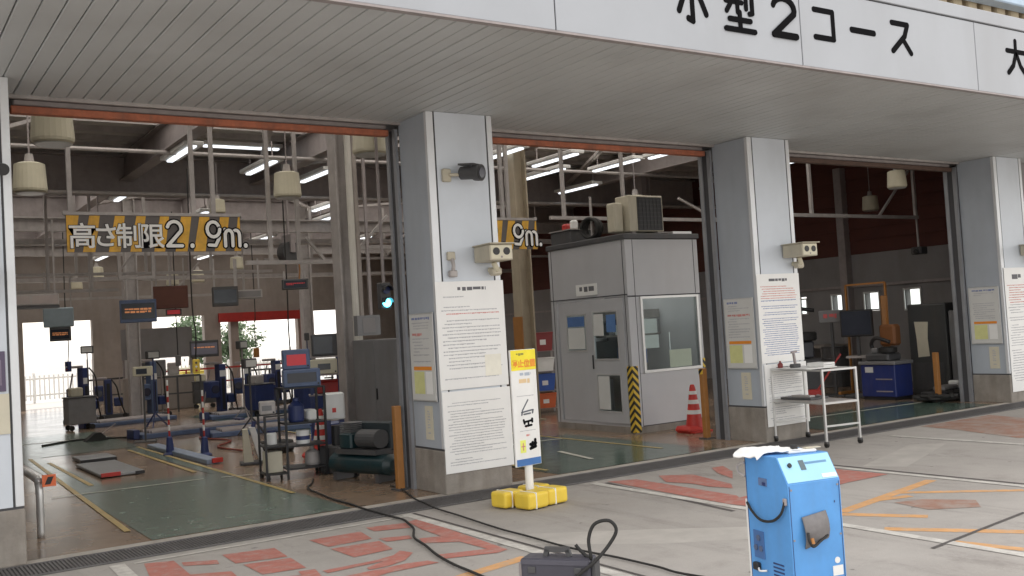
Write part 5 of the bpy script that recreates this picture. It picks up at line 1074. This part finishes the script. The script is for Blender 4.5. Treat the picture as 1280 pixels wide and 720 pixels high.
# ------------------------------------------------------------------ machinery bay
t = T('blue_cabinet', 'dark blue tool cabinet with grey top in the machinery bay', 'cabinet', (10.4, 2.0, 0), 0)
B().box(0, .5, 0, .72, .06, .64, .012).out('cabinet_body', mat('cabinet_blue', (.02, .035, .16), .4, 0, .12, 5, grime=.15), t); B().box(-.03, .53, -.03, .75, .64, .70, .01).out('top', midgr, t); B().box(-.006, -.001, .45, .62, .5, .6).out('cabinet_label', paper2, t)
for k in range(2): B().box(-.012, -.001, .06, .4, .15+k*.22, .17+k*.22).out('handle', steel, t)
B().box(.02, .48, .02, .70, 0, .06).out('plinth', black, t)
t = T('tyre_changer', 'dark tyre machine with wheel on top of the blue cabinet', 'machine', (10.5, 2.35, .70)); B().box(-.05, .35, -.2, .3, 0, .14, .03).out('machine_body', darkgr, t); B().lathe([(.10, 0), (.16, .02), (.16, .10), (.10, .12)], (.1, -.1, .14)).out('wheel', rubber, t); B().tube([(.1, .15, .14), (.1, .25, .3), (.05, .1, .42), (.1, -.15, .34)], .035).out('arm', black, t, smooth=True); B().box(.05, .2, .1, .24, .14, .24, .02).out('motor', midgr, t)
t = T('grey_machine', 'tall dark grey machine with a pale paper on its side', 'machine', (11.6, 1.7, 0)); B().box(0, .7, 0, .80, .0, 1.70, .03, seg=2).out('machine_body', mat('machine_darkgrey', (.055, .058, .06), .5, 0, .12, 3, grime=.2), t); B().box(.05, .7, -.35, -.01, .0, 1.55, .02).out('side_unit', midgr, t)
B().prism([(-.62, .70), (-.38, .72), (-.40, 1.05), (-.37, 1.36), (-.66, 1.37), (-.63, 1.05)], lambda u, v: (-.006, -u, v), lambda u, v: (-.001, -u, v)).out('taped_paper', cream_pap, t); B().box(-.006, -.001, .1, .7, .1, .6).out('vent_panel', darkgr, t)
t = T('orange_crane', 'orange tubular engine crane behind the blue cabinet', 'crane', (11.2, 3.2, 0))
for y in (-.55, .35): B().bar((0, y, .05), (0, y, 2.15), .035).out('mast', orange, t)
B().bar((0, -.55, 2.15), (0, .35, 2.15), .035).out('crossbar', orange, t); B().bar((.05, -.45, .5), (.0, -.5, 1.9), .12).out('ram', orange, t); B().bar((-.4, -.55, .06), (.7, -.55, .06), .06).bar((-.4, .35, .06), (.7, .35, .06), .06).out('foot', orange, t); B().box(-.1, .12, -.75, -.4, .95, 1.35, .04).out('pump_body', mat('pump_brown', (.25, .10, .035), .6), t)
t = T('black_monitor', 'big black monitor on a stand in the machinery bay', 'monitor', (10.8, 3.05, 0), -1.2); B().box(-.30, .30, -.02, .08, 1.15, 1.66, .012).out('housing', black, t); B().box(-.27, .27, -.026, -.021, 1.19, 1.63).out('screen', screen, t); B().bar((0, .05, .1), (0, .05, 1.15), .06).out('stand_pipe', darkgr, t); B().box(-.25, .25, -.2, .25, .0, .06, .01).out('base', darkgr, t); B().box(-.2, .2, -.12, .2, .75, .79).out('keyboard_tray', steel_l, t)
t = T('red_notice_box', 'small grey box with red lit lettering left of the black monitor', 'sign', (10.8, 3.65, 0), -1.2); B().box(-.23, .23, 0, .12, 1.44, 1.68, .01).out('housing', midgr, t); text_marks(B(), -.13, .13, 1.52, 1.61, 1, lambda u, v, d: (u, -.001-d, v), 1, 2, .05).out('lettering', mat('red_letter', (.55, .10, .10), .5), t); B().bar((0, .06, .04), (0, .06, 1.44), .05).out('post', darkgr, t); B().box(-.2, .2, -.1, .2, 0, .04).out('base', darkgr, t)
t = T('balancer', 'dark wheel balancer machine behind the trolley', 'machine', (10.6, 4.2, 0), -.6); B().box(-.3, .3, -.25, .25, 0, .75, .03).out('machine_body', darkgr, t); B().box(-.34, .2, -.1, .24, .76, 1.1, .03).out('console', mat('console_dark', (.04, .04, .05), .4), t); B().cyl((.3, 0, .6), (.5, 0, .6), .04).out('spindle', steel, t); B().tube([(-.3, .2, .9), (-.4, .25, 1.5), (-.2, .2, 1.75), (.3, .1, 1.7)], .04).out('guard_arm', black, t, smooth=True); B().lathe([(.25, 0), (.28, .03), (.28, .15), (.25, .18)], (.0, .0, 1.101)).out('wheel', rubber, t)
t = T('red_jack', 'red trolley jack on the floor behind the white trolley', 'jack', (9.9, 3.7, 0), -.8); B().box(-.35, .35, -.13, .13, .08, .2, .02).out('frame', red, t); B().bar((.3, 0, .2), (.75, 0, .85), .03).out('handle', red, t); B().box(-.2, .1, -.1, .1, .2, .38, .02).out('lift_arm', mat('jack_dark', (.12, .03, .03), .5), t)
for x in (-.28, .28):
    for y in (-.15, .15): B().cyl((x, y-.03, .06), (x, y+.03, .06), .06, n=14).out('wheel', steel, t)
t = T('tool_chest', 'red drawer chest low beside the balancer', 'drawer chest', (9.95, 4.7, 0), -.8); B().box(-.3, .3, -.2, .2, .08, .62, .01).out('chest_body', red, t)
for k in range(4): B().box(-.28, .28, -.206, -.201, .11+k*.125, .215+k*.125).out('drawer', mat('drawer_red', (.33, .03, .03), .4), t)
B().box(-.28, .28, -.18, .18, 0, .08).out('plinth', black, t)
t = T('oil_drum', 'dark oil drum under the far windows of the machinery bay', 'drum', (12.8, 5.2, 0)); B().lathe([(.28, 0), (.29, .02), (.28, .05), (.28, .3), (.29, .32), (.28, .34), (.28, .6), (.29, .62), (.28, .64), (.28, .86), (.29, .88)]).out('drum_body', darkgr, t); B().cyl((.12, .1, .88), (.12, .1, .9), .03).out('cap', steel, t)
t = T('work_bench', 'long dark work bench under the far windows', 'bench', (13.9, 7.2, 0)); B().box(-.45, .45, -1.2, 1.2, .82, .88).out('bench_top', wall_bg, t)
for x in (-.4, .4):
    for y in (-1.1, 1.1): B().bar((x, y, 0), (x, y, .82), .07).out('leg', steel, t)
B().box(-.4, .4, -1.1, 1.1, .25, .28).out('lower_board', steel, t)
t = T('wall_camera', 'small dark camera on a drop pipe right in the machinery bay', 'camera', (12.86, 3, 2.75)); B().bar((0, 0, .1), (0, 0, .72), .03).out('drop_pipe', steel_l, t); B().box(-.1, .12, -.12, .12, -.05, .1, .02).out('body', darkgr, t); B().cyl((-.1, 0, .02), (-.17, -.04, .0), .045, n=14).out('lens_tube', black, t)

# ------------------------------------------------------------------ outside beyond the far doorways
B().flat([(-30, 26.4), (50, 26.4), (50, 70), (-30, 70)], .0).sheet('rear_yard', mat('rear_concrete', (.45, .43, .40), .9, 0, .1, .5))
leaf_m = mat('foliage', (.10, .16, .075), .7, 0, .5, .8); bark = mat('bark', (.10, .075, .05), .9, 0, .2, 4)
def tree(label, x, y, h_, rad, seed):
    rnd = random.Random(seed); t = T('broadleaf_tree', label, 'tree', (x, y, 0), 0, 'trees outside beyond the hall')
    b = B(); b.cyl((0, 0, 0), (.1, 0, h_*.5), .16, .10, 10)
    tips = []
    for k in range(9):
        a = rnd.uniform(0, 6.28); e = Vector((math.cos(a)*rad*.6*rnd.uniform(.4, 1), math.sin(a)*rad*.6*rnd.uniform(.4, 1), h_*rnd.uniform(.45, .9)))
        b.cyl((.08, 0, h_*rnd.uniform(.25, .48)), e, .06, .015, 7); tips.append(e)
    b.out('trunk', bark, t)
    bm = bmesh.new()
    for k in range(46):
        e = rnd.choice(tips)+Vector((rnd.gauss(0, rad*.3), rnd.gauss(0, rad*.3), rnd.gauss(0, rad*.28))); r_ = rad*rnd.uniform(.10, .24)
        for j in range(60):
            p = e+Vector((rnd.gauss(0, r_), rnd.gauss(0, r_), rnd.gauss(0, r_*.7))); u = Vector((rnd.gauss(0, 1), rnd.gauss(0, 1), rnd.gauss(0, 1))).normalized(); v = u.orthogonal().normalized(); s_ = rnd.uniform(.05, .11)
            bm.faces.new([bm.verts.new(p+u*s_), bm.verts.new(p+v*s_*.6), bm.verts.new(p-u*s_), bm.verts.new(p-v*s_*.6)])
    me = bpy.data.meshes.new('crown'); bm.to_mesh(me); bm.free(); me.materials.append(leaf_m); o_ = bpy.data.objects.new('crown', me); COL.objects.link(o_); o_.parent = t
tree('green tree seen through the far doorway right of the consoles', 6.6, 33, 3.0, 1.3, 3); tree('smaller green tree glimpsed through the narrow far gap', 8.6, 33.5, 2.6, 1.0, 5); tree('low bush like tree left in the leftmost far doorway', -1.6, 38, 1.7, 1.0, 8)
t = T('white_fence', 'white picket fence outside the far doorways', 'fence', (4, 31, 0))
b = B()
for k in range(90): b.box(-6+k*.16, -6+k*.16+.05, -.015, .015, .1, 1.0)
b.out('pickets', white, t); B().box(-6, 8.4, .02, .05, .25, .31).box(-6, 8.4, .02, .05, .85, .91).out('rail', white, t)
for k in range(7): B().box(-6+k*2.4-.04, -6+k*2.4+.04, .052, .12, 0, 1.1).out('post', white, t)
t = T('yellow_container', 'yellow bin outside behind the tree doorway', 'bin', (6.0, 30, 0)); B().box(-.6, .7, -.3, .3, .12, .75, .03).out('bin_body', mat('bin_yellow', (.70, .58, .10), .5), t); B().box(-.63, .73, -.33, .33, .75, .8, .02).out('lid', mat('bin_yellow_lid', (.62, .5, .1), .5), t)
for x in (-.5, .6): B().cyl((x, -.3, .06), (x, .3, .06), .06, n=14).out('wheel', rubber, t)
